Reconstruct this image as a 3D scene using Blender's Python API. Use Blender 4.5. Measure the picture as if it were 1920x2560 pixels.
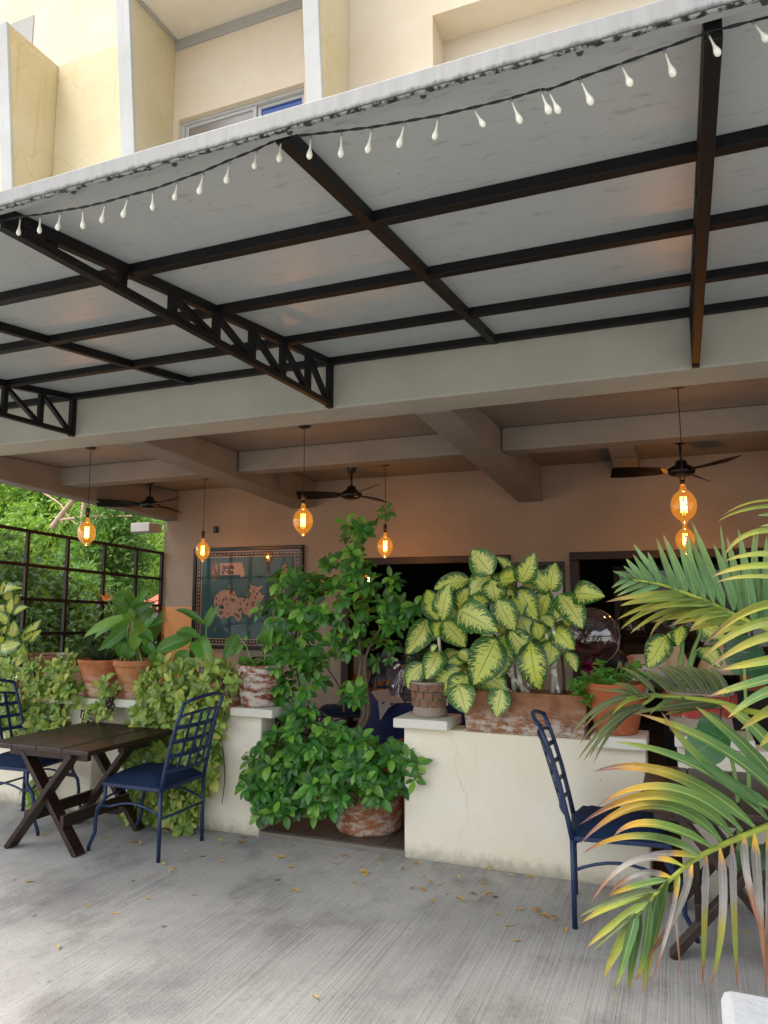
import bpy, bmesh, math, random
from mathutils import Vector, Matrix, Quaternion, noise
R = math.radians
V = Vector
rnd = random.Random(7)
for o in list(bpy.data.objects): bpy.data.objects.remove(o, do_unlink=True)
scene = bpy.context.scene
COL = scene.collection

# ------------------------------------------------------------------ camera, sky, sun, exposure
CAM_F, CAM_PITCH, CAM_YAW, CAM_H = 1820.0, R(6.95), R(22.2), 1.6
cd = bpy.data.cameras.new('camera'); cam = bpy.data.objects.new('camera', cd); COL.objects.link(cam)
cd.sensor_fit = 'VERTICAL'; cd.sensor_height = 36.0; cd.lens = 36.0*CAM_F/2560.0
cd.clip_start = 0.05; cd.clip_end = 500
cam.location = (0, 0, CAM_H); cam.rotation_euler = (R(90)+CAM_PITCH, 0, CAM_YAW)
scene.camera = cam

SUN_EL, SUN_AZ = R(62), R(225)      # soft, hazy sun high behind the viewer, to the left (azimuth from +Y, clockwise)
world = bpy.data.worlds.new('World'); scene.world = world; world.use_nodes = True
wn = world.node_tree; wn.nodes.clear()
wo = wn.nodes.new('ShaderNodeOutputWorld'); wb = wn.nodes.new('ShaderNodeBackground'); ws = wn.nodes.new('ShaderNodeTexSky')
ws.sky_type = 'NISHITA'; ws.sun_disc = False; ws.sun_elevation = SUN_EL; ws.sun_rotation = SUN_AZ
ws.air_density = 1.0; ws.dust_density = 4.0; ws.ozone_density = 1.0
wh = wn.nodes.new('ShaderNodeHueSaturation'); wh.inputs['Saturation'].default_value = 0.45
wn.links.new(ws.outputs[0], wh.inputs['Color']); wn.links.new(wh.outputs[0], wb.inputs[0]); wb.inputs[1].default_value = 0.15
wn.links.new(wb.outputs[0], wo.inputs[0])
sl = bpy.data.lights.new('sun', 'SUN'); sl.energy = 0.8; sl.angle = R(25); sl.color = (1.0, 0.95, 0.86)
sun = bpy.data.objects.new('sun', sl); COL.objects.link(sun)
sd = V((math.sin(SUN_AZ)*math.cos(SUN_EL), math.cos(SUN_AZ)*math.cos(SUN_EL), math.sin(SUN_EL)))
sun.rotation_euler = sd.to_track_quat('Z', 'Y').to_euler(); sun.location = sd*30
scene.view_settings.view_transform = 'Standard'; scene.view_settings.look = 'None'
scene.view_settings.gamma = 1.0; scene.view_settings.exposure = 1.35; scene.view_settings.use_curve_mapping = False

# photograph pixel (1920 x 2560) -> point on a plane
_f = V((-math.sin(CAM_YAW)*math.cos(CAM_PITCH), math.cos(CAM_YAW)*math.cos(CAM_PITCH), math.sin(CAM_PITCH)))
_r = V((math.cos(CAM_YAW), math.sin(CAM_YAW), 0)); _u = _r.cross(_f); CAMP = V((0, 0, CAM_H))
def ray(x, y): return _f + _r*((x-960)/CAM_F) - _u*((y-1280)/CAM_F)
def at(x, y, Y): d = ray(x, y); return CAMP + d*(Y/d.y)
def atz(x, y, Z): d = ray(x, y); return CAMP + d*((Z-CAM_H)/d.z)
def atx(x, y, X): d = ray(x, y); return CAMP + d*(X/d.x)

# ------------------------------------------------------------------ materials
def lin(c):
    if isinstance(c, str):
        c = [int(c[i:i+2], 16)/255 for i in (1, 3, 5)]
        c = [x/12.92 if x <= .04045 else ((x+.055)/1.055)**2.4 for x in c]
    return (c[0], c[1], c[2], 1.0)
class NT:
    def __init__(s, name):
        s.m = bpy.data.materials.new(name); s.m.use_nodes = True; s.t = s.m.node_tree; s.t.nodes.clear()
        s.out = s.t.nodes.new('ShaderNodeOutputMaterial')
    def n(s, typ, ins=None, **props):
        nd = s.t.nodes.new('ShaderNode'+typ)
        for k, v in props.items(): setattr(nd, k, v)
        for k, v in (ins or {}).items():
            if isinstance(v, bpy.types.NodeSocket): s.t.links.new(v, nd.inputs[k])
            else: nd.inputs[k].default_value = v
        return nd
    def math(s, op, a, b=0.0, c=0.0, clamp=False):
        nd = s.n('Math', {0: a, 1: b, 2: c}, operation=op); nd.use_clamp = clamp; return nd.outputs[0]
    def mix(s, fac, a, b, blend='MIX'):
        nd = s.n('MixRGB', {0: fac, 1: a if isinstance(a, bpy.types.NodeSocket) else lin(a), 2: b if isinstance(b, bpy.types.NodeSocket) else lin(b)}, blend_type=blend); return nd.outputs[0]
    def noise(s, vec, scale, detail=4, rough=.55, dist=0.0):
        return s.n('TexNoise', {'Vector': vec, 'Scale': scale, 'Detail': detail, 'Roughness': rough, 'Distortion': dist}).outputs['Fac']
    def ramp(s, fac, lo, hi):      # smooth 0..1 between lo and hi
        nd = s.n('MapRange', {0: fac, 1: lo, 2: hi, 3: 0.0, 4: 1.0}); nd.interpolation_type = 'SMOOTHSTEP'; return nd.outputs[0]
    def obj(s): return s.n('TexCoord').outputs['Object']
    def geo(s): return s.n('NewGeometry').outputs['Position']
    def map(s, vec, scale=(1,1,1), rot=(0,0,0), loc=(0,0,0)):
        return s.n('Mapping', {'Vector': vec, 'Scale': scale, 'Rotation': rot, 'Location': loc}).outputs[0]
    def finish(s, col, rough=.6, metal=0.0, bump=None, bstr=.2, bdist=.01, spec=.5, **kw):
        p = s.n('BsdfPrincipled', {'Base Color': col if isinstance(col, bpy.types.NodeSocket) else lin(col), 'Roughness': rough, 'Metallic': metal, 'Specular IOR Level': spec})
        for k, v in kw.items(): p.inputs[k.replace('_', ' ')].default_value = v
        if bump is not None:
            b = s.n('Bump', {'Height': bump, 'Strength': bstr, 'Distance': bdist}); s.t.links.new(b.outputs[0], p.inputs['Normal'])
        s.bsdf = p
        s.t.links.new(p.outputs[0], s.out.inputs[0]); return s.m

def simple(name, c1, c2=None, scale=6, rough=.6, metal=0, bscale=60, bstr=.15, wear=None, wscale=14, wlo=.58, whi=.68, spec=.5):
    t = NT(name); co = t.obj(); c2 = c2 or c1
    col = t.mix(t.noise(co, scale), c1, c2)
    if wear: col = t.mix(t.ramp(t.noise(co, wscale, 6, .7), wlo, whi), col, wear)
    return t.finish(col, rough, metal, t.noise(co, bscale, 3), bstr, .004, spec)

MAT = {}
def ground_mat():
    t = NT('brushed_concrete'); co = t.geo()
    # broom marks: narrow, long, broken up by grain
    wob = t.n('TexNoise', {'Vector': co, 'Scale': 1.3, 'Detail': 2.0}).outputs['Fac']
    x = t.n('SeparateXYZ', {0: co})
    cw = t.n('CombineXYZ', {0: t.math('ADD', x.outputs[0], t.math('MULTIPLY', wob, .012)), 1: x.outputs[1], 2: 0.0}).outputs[0]
    l1 = t.noise(t.map(cw, (135, 1.0, 1)), 1.0, 2, .5)
    l2 = t.noise(t.map(cw, (110, .8, 1), loc=(3, 7, 0)), 1.0, 2, .5)
    grain = t.noise(co, 130, 3, .8); g2 = t.noise(co, 42, 5, .75)
    big = t.noise(co, .6, 4, .6, .3); mid = t.noise(t.map(co, (1.25, .85, 1)), 1.6, 6, .62, .3); patch = t.noise(t.map(co, (1, .8, 1), loc=(9, 4, 0)), 2.6, 6, .65)
    col = t.mix(t.ramp(big, .32, .68), '#9b9994', '#bebbb5')
    col = t.mix(t.math('MULTIPLY', t.ramp(mid, .48, .70), .52), col, '#5a595b')
    col = t.mix(t.math('MULTIPLY', t.ramp(patch, .50, .68), .45), col, '#6f6a60')
    br = t.math('ADD', .35, t.math('MULTIPLY', t.ramp(t.noise(co, 1.1, 3), .35, .65), .65))
    col = t.mix(t.math('MULTIPLY', t.math('MULTIPLY', t.ramp(l1, .52, .62), br), .24), col, '#cfcecb')
    col = t.mix(t.math('MULTIPLY', t.math('MULTIPLY', t.ramp(l2, .54, .64), br), .30), col, '#5a5959')
    col = t.mix(t.math('MULTIPLY', t.ramp(grain, .54, .66), .42), col, '#d2d0cb')
    col = t.mix(t.math('MULTIPLY', t.ramp(g2, .55, .70), .50), col, '#525155')
    sp = t.n('TexVoronoi', {'Vector': co, 'Scale': 5.0}).outputs['Distance']
    spr = t.math('MULTIPLY', t.ramp(sp, .095, .065), t.ramp(t.noise(co, 3.2), .46, .60))
    col = t.mix(t.math('MULTIPLY', spr, .75), col, '#3f3f42')
    h = t.math('ADD', t.math('MULTIPLY', l2, -1.0), t.math('ADD', l1, t.math('MULTIPLY', grain, .8)))
    return t.finish(col, .88, 0, h, .7, .006, .25)
MAT['ground'] = ground_mat()

def stucco(name, c1, c2, dirt='#6c6450', base_z=None, crack=None, bstr=.25, streak=None):
    t = NT(name); co = t.geo()
    col = t.mix(t.ramp(t.noise(co, 1.6, 5, .6), .3, .7), c1, c2)
    fine = t.noise(co, 45, 4, .6)
    col = t.mix(t.math('MULTIPLY', t.ramp(fine, .6, .8), .18), col, dirt)
    spot = t.ramp(t.noise(co, 22, 3, .5), .72, .78)
    col = t.mix(t.math('MULTIPLY', spot, .45), col, dirt)
    h = t.math('ADD', fine, t.math('MULTIPLY', t.noise(co, 9, 3), 1.2))
    if base_z is not None:
        z = t.n('SeparateXYZ', {0: co}).outputs[2]
        g = t.math('MULTIPLY', t.ramp(t.math('ADD', z, t.math('MULTIPLY', t.noise(co, 14, 5, .7), .16)), base_z+.19, base_z+.05), 1)
        col = t.mix(t.math('MULTIPLY', g, .75), col, dirt)
    if streak:
        s = t.noise(t.map(co, (16, 16, .7)), 1, 4, .6)
        col = t.mix(t.math('MULTIPLY', t.ramp(s, .55, .8), .4), col, streak)
    if crack:
        cv = t.map(co, (1, 1, 1)); nz = t.n('TexNoise', {'Vector': co, 'Scale': 3.0}).outputs['Color']
        wv = t.n('VectorMath', {0: co, 1: t.n('VectorMath', {0: nz, 'Scale': .35}, operation='SCALE').outputs[0]}, operation='ADD').outputs[0]
        vd = t.n('TexVoronoi', {'Vector': wv, 'Scale': crack[0]}, feature='DISTANCE_TO_EDGE').outputs['Distance']
        k = t.math('MULTIPLY', t.ramp(vd, crack[2] if len(crack) > 2 else .03, .0), t.ramp(t.noise(co, 1.3), .42, .6))
        col = t.mix(t.math('MULTIPLY', k, .45), col, crack[1])
        h = t.math('ADD', h, t.math('MULTIPLY', k, -1.5))
    return t.finish(col, .85, 0, h, bstr, .004, .25)
MAT['cream'] = stucco('cream_stucco', '#ebe2c9', '#f0e9d7', '#8a836c', base_z=.0, streak='#ddd3b8', crack=(.55, '#d2c9b2', .003))
MAT['cap'] = stucco('white_cap_plaster', '#e2dfd2', '#d6d3c4', '#8a8472')
MAT['yellow'] = stucco('yellow_stucco', '#cbbd96', '#d3c7a8', '#b09c70', crack=(3.2, '#c2a970'), streak='#bfa874')
MAT['yellow_clean'] = stucco('pale_yellow_stucco', '#d3c3a8', '#dacdb8', '#bfae8e')
MAT['pale'] = stucco('pale_stucco', '#d8cdb9', '#e2d8c6', '#b5a992')
MAT['white'] = stucco('white_paint', '#b4b4b1', '#c2c2bf', '#85857f', streak='#9a9a96')
MAT['grey_trim'] = stucco('grey_paint', '#a2a09b', '#acaaa5', '#8a8883')
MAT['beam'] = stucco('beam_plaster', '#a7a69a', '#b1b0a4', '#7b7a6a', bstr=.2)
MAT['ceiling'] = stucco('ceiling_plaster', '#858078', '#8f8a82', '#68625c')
def backwall():
    t = NT('back_wall_paint'); co = t.geo()
    s = t.n('SeparateXYZ', {0: co})
    col = t.mix(t.ramp(t.noise(co, 1.2, 4), .3, .7), '#9c9082', '#a69a8c')
    warm_light = t.math('MULTIPLY', t.ramp(s.outputs[2], 1.52, 1.51), t.ramp(t.math('ADD', s.outputs[0], t.math('MULTIPLY', t.noise(co, 2.0), .5)), -5.2, -6.3))  # mask of the warm light patch painted low on the left, fading to the right
    col = t.mix(t.math('MULTIPLY', warm_light, .9), col, '#e0a066')  # orange light put into the wall colour
    col = t.mix(t.math('MULTIPLY', t.ramp(t.noise(t.map(co, (7, 7, .6)), 1, 4), .55, .8), .25), col, '#a08f80')
    return t.finish(col, .8, 0, t.noise(co, 30, 4), .2, .004, .25)
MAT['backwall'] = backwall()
def sheet():
    t = NT('roof_sheet'); co = t.geo()
    col = t.mix(t.noise(co, 1.3, 4), '#a4a8a8', '#afb3b2')
    d = t.noise(t.map(co, (8, 26, 1), rot=(0, 0, .25)), 1, 5, .7)
    col = t.mix(t.math('MULTIPLY', t.ramp(d, .56, .68), .6), col, '#74787a')
    col = t.mix(t.math('MULTIPLY', t.ramp(t.noise(co, 30, 2), .74, .8), .6), col, '#3f4142')
    t.finish(col, .38, 0, t.noise(co, 3.5, 2), .05, .01, .5)
    tr = t.n('BsdfTranslucent', {0: lin('#d8dcdc')}); mx = t.n('MixShader', {0: .14, 1: t.bsdf.outputs[0], 2: tr.outputs[0]})
    t.t.links.new(mx.outputs[0], t.out.inputs[0]); return t.m
MAT['sheet'] = sheet()
def fascia_mat():
    t = NT('fascia_metal'); co = t.geo(); z = t.n('SeparateXYZ', {0: co}).outputs[2]
    col = t.mix(t.noise(t.map(co, (25, 4, 3)), 1, 5, .6), '#747573', '#9c9c99')
    m = t.ramp(t.math('ADD', z, t.math('MULTIPLY', t.noise(t.map(co, (30, 6, 6)), 1, 6, .75), -.030)), 2.972, 2.955)
    col = t.mix(m, col, '#33342f')
    return t.finish(col, .55, 0, t.noise(co, 30, 3), .1, .003)
MAT['fascia'] = fascia_mat()
MAT['mould'] = simple('black_mould', '#8c8f8e', '#9a9d9c', 6, .9, wear='#23241f', wscale=26, wlo=.46, whi=.56)
MAT['steel'] = simple('dark_brown_steel', '#0a090a', '#0f0c0d', 5, .55, 0, 90, .1, wear='#22161a', wscale=7, wlo=.60, whi=.75, spec=.3)
MAT['trellis'] = simple('black_steel', '#17120f', '#221913', 6, .6)
MAT['navy'] = simple('navy_painted_metal', '#15274a', '#1b325a', 8, .42, 0, 80, .1, wear='#6b5a4c', wscale=46, wlo=.63, whi=.68)
MAT['navy_fabric'] = simple('navy_canvas', '#16263f', '#1c2f4d', 5, .9, 0, 240, .35, spec=.2)
MAT['navy_dark'] = simple('navy_chair_paint', '#101d3c', '#162750', 8, .5)
MAT['black'] = simple('black_plastic', '#0d0c0c', '#161413', 8, .35)
MAT['screw'] = simple('grey_screw', '#55565a', None, 8, .4, .6)
def wood(name, c1, c2, rough=.5):
    t = NT(name); co = t.obj()
    g = t.noise(t.map(co, (26, 1.6, 26)), 1, 6, .65, .6)
    col = t.mix(t.ramp(g, .3, .7), c1, c2)
    col = t.mix(t.math('MULTIPLY', t.ramp(t.noise(co, 9, 5, .7), .62, .75), .35), col, '#6d5344')
    return t.finish(col, rough, 0, g, .15, .003)
MAT['wood'] = wood('dark_stained_wood', '#24150f', '#3a241b', .42)
MAT['door_wood'] = wood('door_wood', '#1d0f0c', '#2a1711', .5)
def terracotta(name, c1, c2, salt, slo, shi, zlo=0.0, zhi=.2):
    t = NT(name); co = t.obj(); z = t.n('SeparateXYZ', {0: co}).outputs[2]
    col = t.mix(t.ramp(t.noise(co, 9, 5, .6), .35, .65), c1, c2)
    nz = t.noise(t.map(co, (9, 9, 22)), 1, 7, .75)
    m = t.math('MULTIPLY', t.ramp(nz, slo, shi), t.ramp(z, zhi, zlo))
    col = t.mix(t.math('MULTIPLY', m, .85), col, salt)
    col = t.mix(t.math('MULTIPLY', t.ramp(t.noise(co, 26, 5, .7), .60, .72), .5), col, '#5b3b2a')
    ring = t.noise(t.map(co, (2, 2, 60)), 1, 3)
    return t.finish(col, .85, 0, t.math('ADD', nz, ring), .3, .006, .25)
MAT['terra'] = terracotta('weathered_terracotta', '#a9663f', '#b97a50', '#d2bda5', .42, .58, .02, .24)
MAT['terra_b'] = terracotta('mossy_terracotta', '#aa6d47', '#b98058', '#b9a98f', .45, .6, .02, .2)
MAT['glazed'] = terracotta('whitewashed_pot', '#8a4a36', '#6e3a2c', '#cfc6ba', .43, .58, .5, .6)
MAT['terra_floor'] = terracotta('big_terracotta', '#9a5a3c', '#aa6e4a', '#cfc2b2', .44, .60, .9, 1.2)
MAT['terra_orange'] = terracotta('orange_terracotta', '#b0653f', '#a35a38', '#b98c74', .55, .7, .0, .25)
MAT['trough'] = terracotta('weathered_trough', '#96694a', '#7b5238', '#cfc6b8', .42, .60, .0, .2)
MAT['brick_pot'] = terracotta('brown_brick', '#7d5844', '#8a6650', '#a89c8d', .45, .62, .02, .2)
MAT['brick_red'] = terracotta('red_brick', '#9c3b34', '#a84a40', '#c9b9ae', .50, .64, .0, .3)
MAT['mortar'] = simple('pale_mortar', '#8f8272', '#a39787', 20, .9)
MAT['soil'] = simple('dark_soil', '#2a1f17', '#3a2c20', 40, .95, 0, 60, .6)
MAT['bark'] = simple('grey_bark', '#7d6a58', '#5f4e40', 25, .9, 0, 40, .5)
MAT['bark_dark'] = simple('brown_twig', '#4d3b2d', '#3a2c22', 25, .9, 0, 40, .4)
MAT['bark_pale'] = simple('pale_bark', '#c4a890', '#a98d78', 12, .9, 0, 30, .4)
def floor_tile():
    t = NT('dark_floor_tile'); co = t.geo()
    col = t.mix(t.noise(co, 7, 5, .65), '#4b423a', '#5d534a'); ro = t.n('ObjectInfo').outputs['Random']
    col = t.mix(t.math('MULTIPLY', ro, .3), col, '#6d6258')
    return t.finish(col, .45, 0, t.noise(co, 18, 4), .2, .004)
MAT['tile'] = floor_tile()
MAT['grout'] = simple('grout', '#332d27', '#3d362f', 20, .9)
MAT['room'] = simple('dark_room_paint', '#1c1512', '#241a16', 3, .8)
MAT['yellow_panel'] = simple('mustard_panel', '#d99a1f', '#c98a16', 3, .7)
MAT['tablecloth'] = simple('navy_batik_cloth', '#1b2f6c', '#16224d', 6, .85, 0, 160, .2, wear='#4a5f97', wscale=5, wlo=.55, whi=.75)
MAT['overlay'] = simple('grey_linen', '#a3a5a8', '#b3b5b7', 6, .9, 0, 160, .2)
MAT['block'] = stucco('white_roughcast', '#d9dce0', '#e6e8ea', '#a8abb0', bstr=.9)
MAT['shirt'] = simple('white_shirt', '#d9d2cc', '#cfc7c1', 6, .85, 0, 40, .3)
MAT['hair'] = simple('black_hair', '#070606', '#120e0d', 60, .5)
MAT['skin'] = simple('skin', '#b07f63', '#a57458', 12, .55)
MAT['trouser'] = simple('black_trousers', '#15161a', '#1c1d22', 12, .8)
MAT['bloom'] = simple('orange_bract', '#e88a2a', '#e2661c', 12, .5)
MAT['red'] = simple('red_petal', '#c81f24', '#d8322c', 12, .5)
MAT['lilac'] = simple('pale_petal', '#d7d3d6', '#e4e0e2', 12, .5)
MAT['roof_tile'] = simple('red_clay_tile', '#cc6f52', '#d88468', 3, .8)
MAT['house_wall'] = simple('grey_white_house', '#c9cccd', '#d6d8d8', 2, .8)

def leafmat(name, cols, transl=.28, rough=.38, rib=None, ribw=.06, vein=0.0):
    t = NT(name)
    a = t.n('Attribute'); a.attribute_name = 'var'
    r = t.math('FRACT', t.math('ADD', a.outputs['Fac'], t.n('ObjectInfo').outputs['Random']))
    cr = t.n('ValToRGB', {0: r}); el = cr.color_ramp.elements
    while len(el) < len(cols): el.new(.5)
    for i, c in enumerate(cols): el[i].position = i/max(1, len(cols)-1); el[i].color = lin(c)
    col = cr.outputs[0]
    uv = t.n('UVMap').outputs[0]; s = t.n('SeparateXYZ', {0: uv})
    u = t.math('ABSOLUTE', t.math('SUBTRACT', t.math('MULTIPLY', s.outputs[0], 2.0), 1.0))
    ve = t.math('SINE', t.math('MULTIPLY', t.math('SUBTRACT', s.outputs[1], t.math('MULTIPLY', u, .22)), 62.0))
    if rib: col = t.mix(t.math('MULTIPLY', t.ramp(u, ribw, ribw*.4), .8), col, rib)
    if vein and rib: col = t.mix(t.math('MULTIPLY', t.ramp(ve, .5, .95), vein), col, rib)
    t.finish(col, rough, 0, ve, .12, .003, .5)
    tr = t.n('BsdfTranslucent', {0: t.mix(.5, col, '#a8c83c')})
    mx = t.n('MixShader', {0: transl, 1: t.bsdf.outputs[0], 2: tr.outputs[0]})
    t.t.links.new(mx.outputs[0], t.out.inputs[0]); return t.m
MAT['shrub'] = leafmat('shrub_leaf', ['#2c582c', '#3a722e', '#488a33', '#2f5e32', '#86b843', '#559836', '#34672d'], .30, .30, '#7fae5a', .05)
MAT['vine'] = leafmat('vine_leaf', ['#7fa33a', '#9db442', '#4c7c34', '#c6c655', '#3c6a2e', '#93b040', '#5f8d38'], .25, .42, '#c9d58a', .07, .35)
MAT['basil'] = leafmat('basil_leaf', ['#4d8a30', '#5c9b38', '#437c2c'], .3, .45, '#8fc060', .05)
MAT['helic'] = leafmat('heliconia_leaf', ['#35682b', '#477f33', '#5a963a', '#7aab42'], .3, .35, '#8fae58', .04)
MAT['elephant'] = leafmat('elephant_ear_leaf', ['#1b4029', '#234c2c', '#2f6430'], .15, .35, '#5f9a5a', .03)
MAT['darkplant'] = leafmat('dark_leaf', ['#2b3f33', '#37503a', '#24382c'], .15, .45, '#5d7a62', .04)
MAT['purple'] = leafmat('purple_leaf', ['#3a2c3a', '#4a3a48', '#33262f'], .15, .5, '#5d4a58', .03)
MAT['fine'] = leafmat('rosemary_leaf', ['#4b5a34', '#5b6a3c', '#3d4b2e'], .2, .6)
MAT['tree_a'] = leafmat('tree_leaf_bright', ['#86ad48', '#729f40', '#9fc257', '#5f8d3a', '#c3d873'], .42, .5)
MAT['tree_b'] = leafmat('tree_leaf_deep', ['#4f8040', '#5f9147', '#3f6c36', '#73a453'], .38, .5)
MAT['tree_c'] = leafmat('tree_leaf_dark', ['#35582f', '#436a36', '#2a472a', '#5b8042'], .3, .55)
MAT['dry'] = leafmat('fallen_leaf', ['#dcb04a', '#cf9a3a', '#e4c263', '#a9744a', '#d6bd80'], .15, .6, '#8a5a2a', .05)

def dieff():
    t = NT('variegated_leaf')
    uv = t.n('UVMap').outputs[0]; s = t.n('SeparateXYZ', {0: uv}); rn = t.n('ObjectInfo').outputs['Random']
    u = t.math('ABSOLUTE', t.math('SUBTRACT', t.math('MULTIPLY', s.outputs[0], 2.0), 1.0)); v = s.outputs[1]
    side = t.math('SIGN', t.math('SUBTRACT', s.outputs[0], .5))
    along = t.math('SUBTRACT', v, t.math('MULTIPLY', u, .20))
    vec = t.n('CombineXYZ', {0: t.math('MULTIPLY', along, 46.0), 1: t.math('ADD', t.math('MULTIPLY', u, 2.6), t.math('MULTIPLY', side, 7.0)), 2: t.math('MULTIPLY', rn, 60.0)}).outputs[0]
    nz = t.n('TexNoise', {'Vector': vec, 'Scale': 1.0, 'Detail': 3.0, 'Roughness': .65}).outputs['Fac']
    edge = t.math('MULTIPLY', t.math('POWER', t.math('SINE', t.math('MULTIPLY', t.math('MULTIPLY', v, .93), math.pi)), .45), .62)
    m = t.ramp(t.math('ADD', t.math('SUBTRACT', edge, u), t.math('MULTIPLY', t.math('SUBTRACT', nz, .5), 2.6)), -.03, .05)
    rib = t.ramp(u, .04, .012)
    green = t.mix(rn, '#2c5728', '#40752f')
    pale = t.mix(t.math('MULTIPLY', rn, .45), t.mix(t.noise(vec, .4), '#c4d444', '#dce26a'), '#e6e7a6')
    col = t.mix(m, green, pale); col = t.mix(t.math('MULTIPLY', rib, .85), col, '#5f7d3c')
    t.finish(col, .36, 0, t.math('ADD', nz, t.math('MULTIPLY', rib, -1.0)), .12, .004, .5)
    tr = t.n('BsdfTranslucent', {0: col}); mx = t.n('MixShader', {0: .22, 1: t.bsdf.outputs[0], 2: tr.outputs[0]})
    t.t.links.new(mx.outputs[0], t.out.inputs[0]); return t.m
MAT['dieff'] = dieff()

def palm(name, stops, rough=.42):
    t = NT(name)
    uv = t.n('UVMap').outputs[0]; s = t.n('SeparateXYZ', {0: uv}); rn = t.n('ObjectInfo').outputs['Random']
    f = t.math('ADD', s.outputs[1], t.math('MULTIPLY', t.math('SUBTRACT', t.noise(t.map(uv, (9, 1.5, 1)), 1, 3), .5), .35))
    f = t.math('ADD', f, t.math('MULTIPLY', t.math('SUBTRACT', rn, .5), .2))
    cr = t.n('ValToRGB', {0: f}); el = cr.color_ramp.elements
    while len(el) < len(stops): el.new(.5)
    for i, (p, c) in enumerate(stops): el[i].position = p; el[i].color = lin(c)
    u = t.math('ABSOLUTE', t.math('SUBTRACT', t.math('MULTIPLY', s.outputs[0], 2.0), 1.0))
    st = t.math('SINE', t.math('MULTIPLY', s.outputs[0], 70.0))
    col = t.mix(t.math('MULTIPLY', t.ramp(u, .12, .04), .45), cr.outputs[0], '#c3c774')
    col = t.mix(t.math('MULTIPLY', t.ramp(st, .2, 1), .22), col, '#39491f')
    gp = t.geo(); col = t.mix(t.math('MULTIPLY', t.ramp(t.noise(gp, 55, 4, .7), .60, .72), .45), col, '#7a5a34'); col = t.mix(t.math('MULTIPLY', t.ramp(t.noise(gp, 16, 3, .6), .5, .75), .3), col, '#32482a')
    t.finish(col, rough, 0, st, .35, .002, .5)
    tr = t.n('BsdfTranslucent', {0: col}); mx = t.n('MixShader', {0: .13, 1: t.bsdf.outputs[0], 2: tr.outputs[0]})
    t.t.links.new(mx.outputs[0], t.out.inputs[0]); return t.m
MAT['palm_g'] = palm('palm_green', [(0, '#3c5f33'), (.62, '#4f7338'), (.84, '#81903a'), (.95, '#a98f3a'), (1, '#8a5e4a')])
MAT['palm_b'] = palm('palm_bluegreen', [(0, '#55804a'), (.5, '#6b935c'), (.9, '#86a45e'), (1, '#a08c5a')])
MAT['palm_y'] = palm('palm_yellow', [(0, '#6a8538'), (.45, '#8b9b3a'), (.75, '#a9a33a'), (.92, '#a08c48'), (1, '#866a52')])
MAT['palm_o'] = palm('palm_olive', [(0, '#46542f'), (.5, '#525f35'), (.88, '#6f7740'), (1, '#86694c')])
MAT['palm_t'] = palm('palm_gold_tip', [(0, '#43662f'), (.42, '#5f7d32'), (.60, '#b39a2c'), (.78, '#bd8c2c'), (.90, '#8a5a56'), (1, '#785652')])
MAT['palm_d'] = palm('palm_dry', [(0, '#8fa23c'), (.12, '#c99a2c'), (.2, '#756f6e'), (.6, '#a09a97'), (.74, '#8f624f'), (1, '#84523c')], .7)
MAT['palm_dg'] = palm('palm_dry_green_end', [(0, '#b9a63c'), (.1, '#c08a3c'), (.16, '#7b7678'), (.5, '#9c9796'), (.6, '#9c943f'), (.85, '#7f9034'), (1, '#964c34')], .6)
MAT['rachis'] = simple('palm_rachis', '#9aa338', '#869634', 12, .45)
MAT['cane'] = simple('spotted_cane', '#4b5a38', '#d8d2c2', 34, .7, wear='#e2dccf', wscale=22, wlo=.5, whi=.54)
MAT['stem'] = simple('green_stem', '#6f8f4a', '#7f9f55', 12, .5)
MAT['stem_tan'] = simple('tan_stem', '#b08a60', '#8f7048', 20, .7)

def glassmat(name, tint, gloss=.12, rough=.02, edge=.55, glow=None):
    t = NT(name)
    tr = t.n('BsdfTransparent', {0: lin(tint)}); gl = t.n('BsdfGlossy', {0: (1, 1, 1, 1), 'Roughness': rough})
    lw = t.n('LayerWeight', {0: .35}); f = t.math('ADD', t.math('MULTIPLY', lw.outputs['Facing'], edge), gloss, clamp=True)
    mx = t.n('MixShader', {0: f, 1: tr.outputs[0], 2: gl.outputs[0]})
    if glow:
        em = t.n('Emission', {0: lin(glow[0]), 1: glow[1]}); mx = t.n('AddShader', {0: mx.outputs[0], 1: em.outputs[0]})
    t.t.links.new(mx.outputs[0], t.out.inputs[0]); return t.m
MAT['amber'] = glassmat('amber_bulb_glass', '#fbd08c', .05, .02, .45, ('#ffb048', .10))
MAT['clear'] = glassmat('clear_glass', '#e6e6e6', .06)
MAT['frameglass'] = glassmat('picture_glass', '#f2f2f2', .01, .05, .08)
MAT['pane'] = NT('blue_window_glass').finish('#17408c', .10, 0, None, spec=.35)
MAT['pane_grey'] = simple('window_blind', '#8d857c', '#7a736b', 3, .25, spec=.8)
def emit(name, c, s):
    t = NT(name); e = t.n('Emission', {0: lin(c), 1: s}); t.t.links.new(e.outputs[0], t.out.inputs[0]); return t.m
MAT['filament'] = emit('glowing_filament', '#ffd078', 12)
MAT['drop'] = NT('milky_plastic').finish('#e2e2d0', .2, 0, None, Subsurface_Weight=.0)
MAT['cord'] = simple('dark_cord', '#1a1c22', None, 8, .6)
MAT['foil'] = simple('magenta_foil', '#c2186e', '#8d0f4e', 60, .22, .9)
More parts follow.
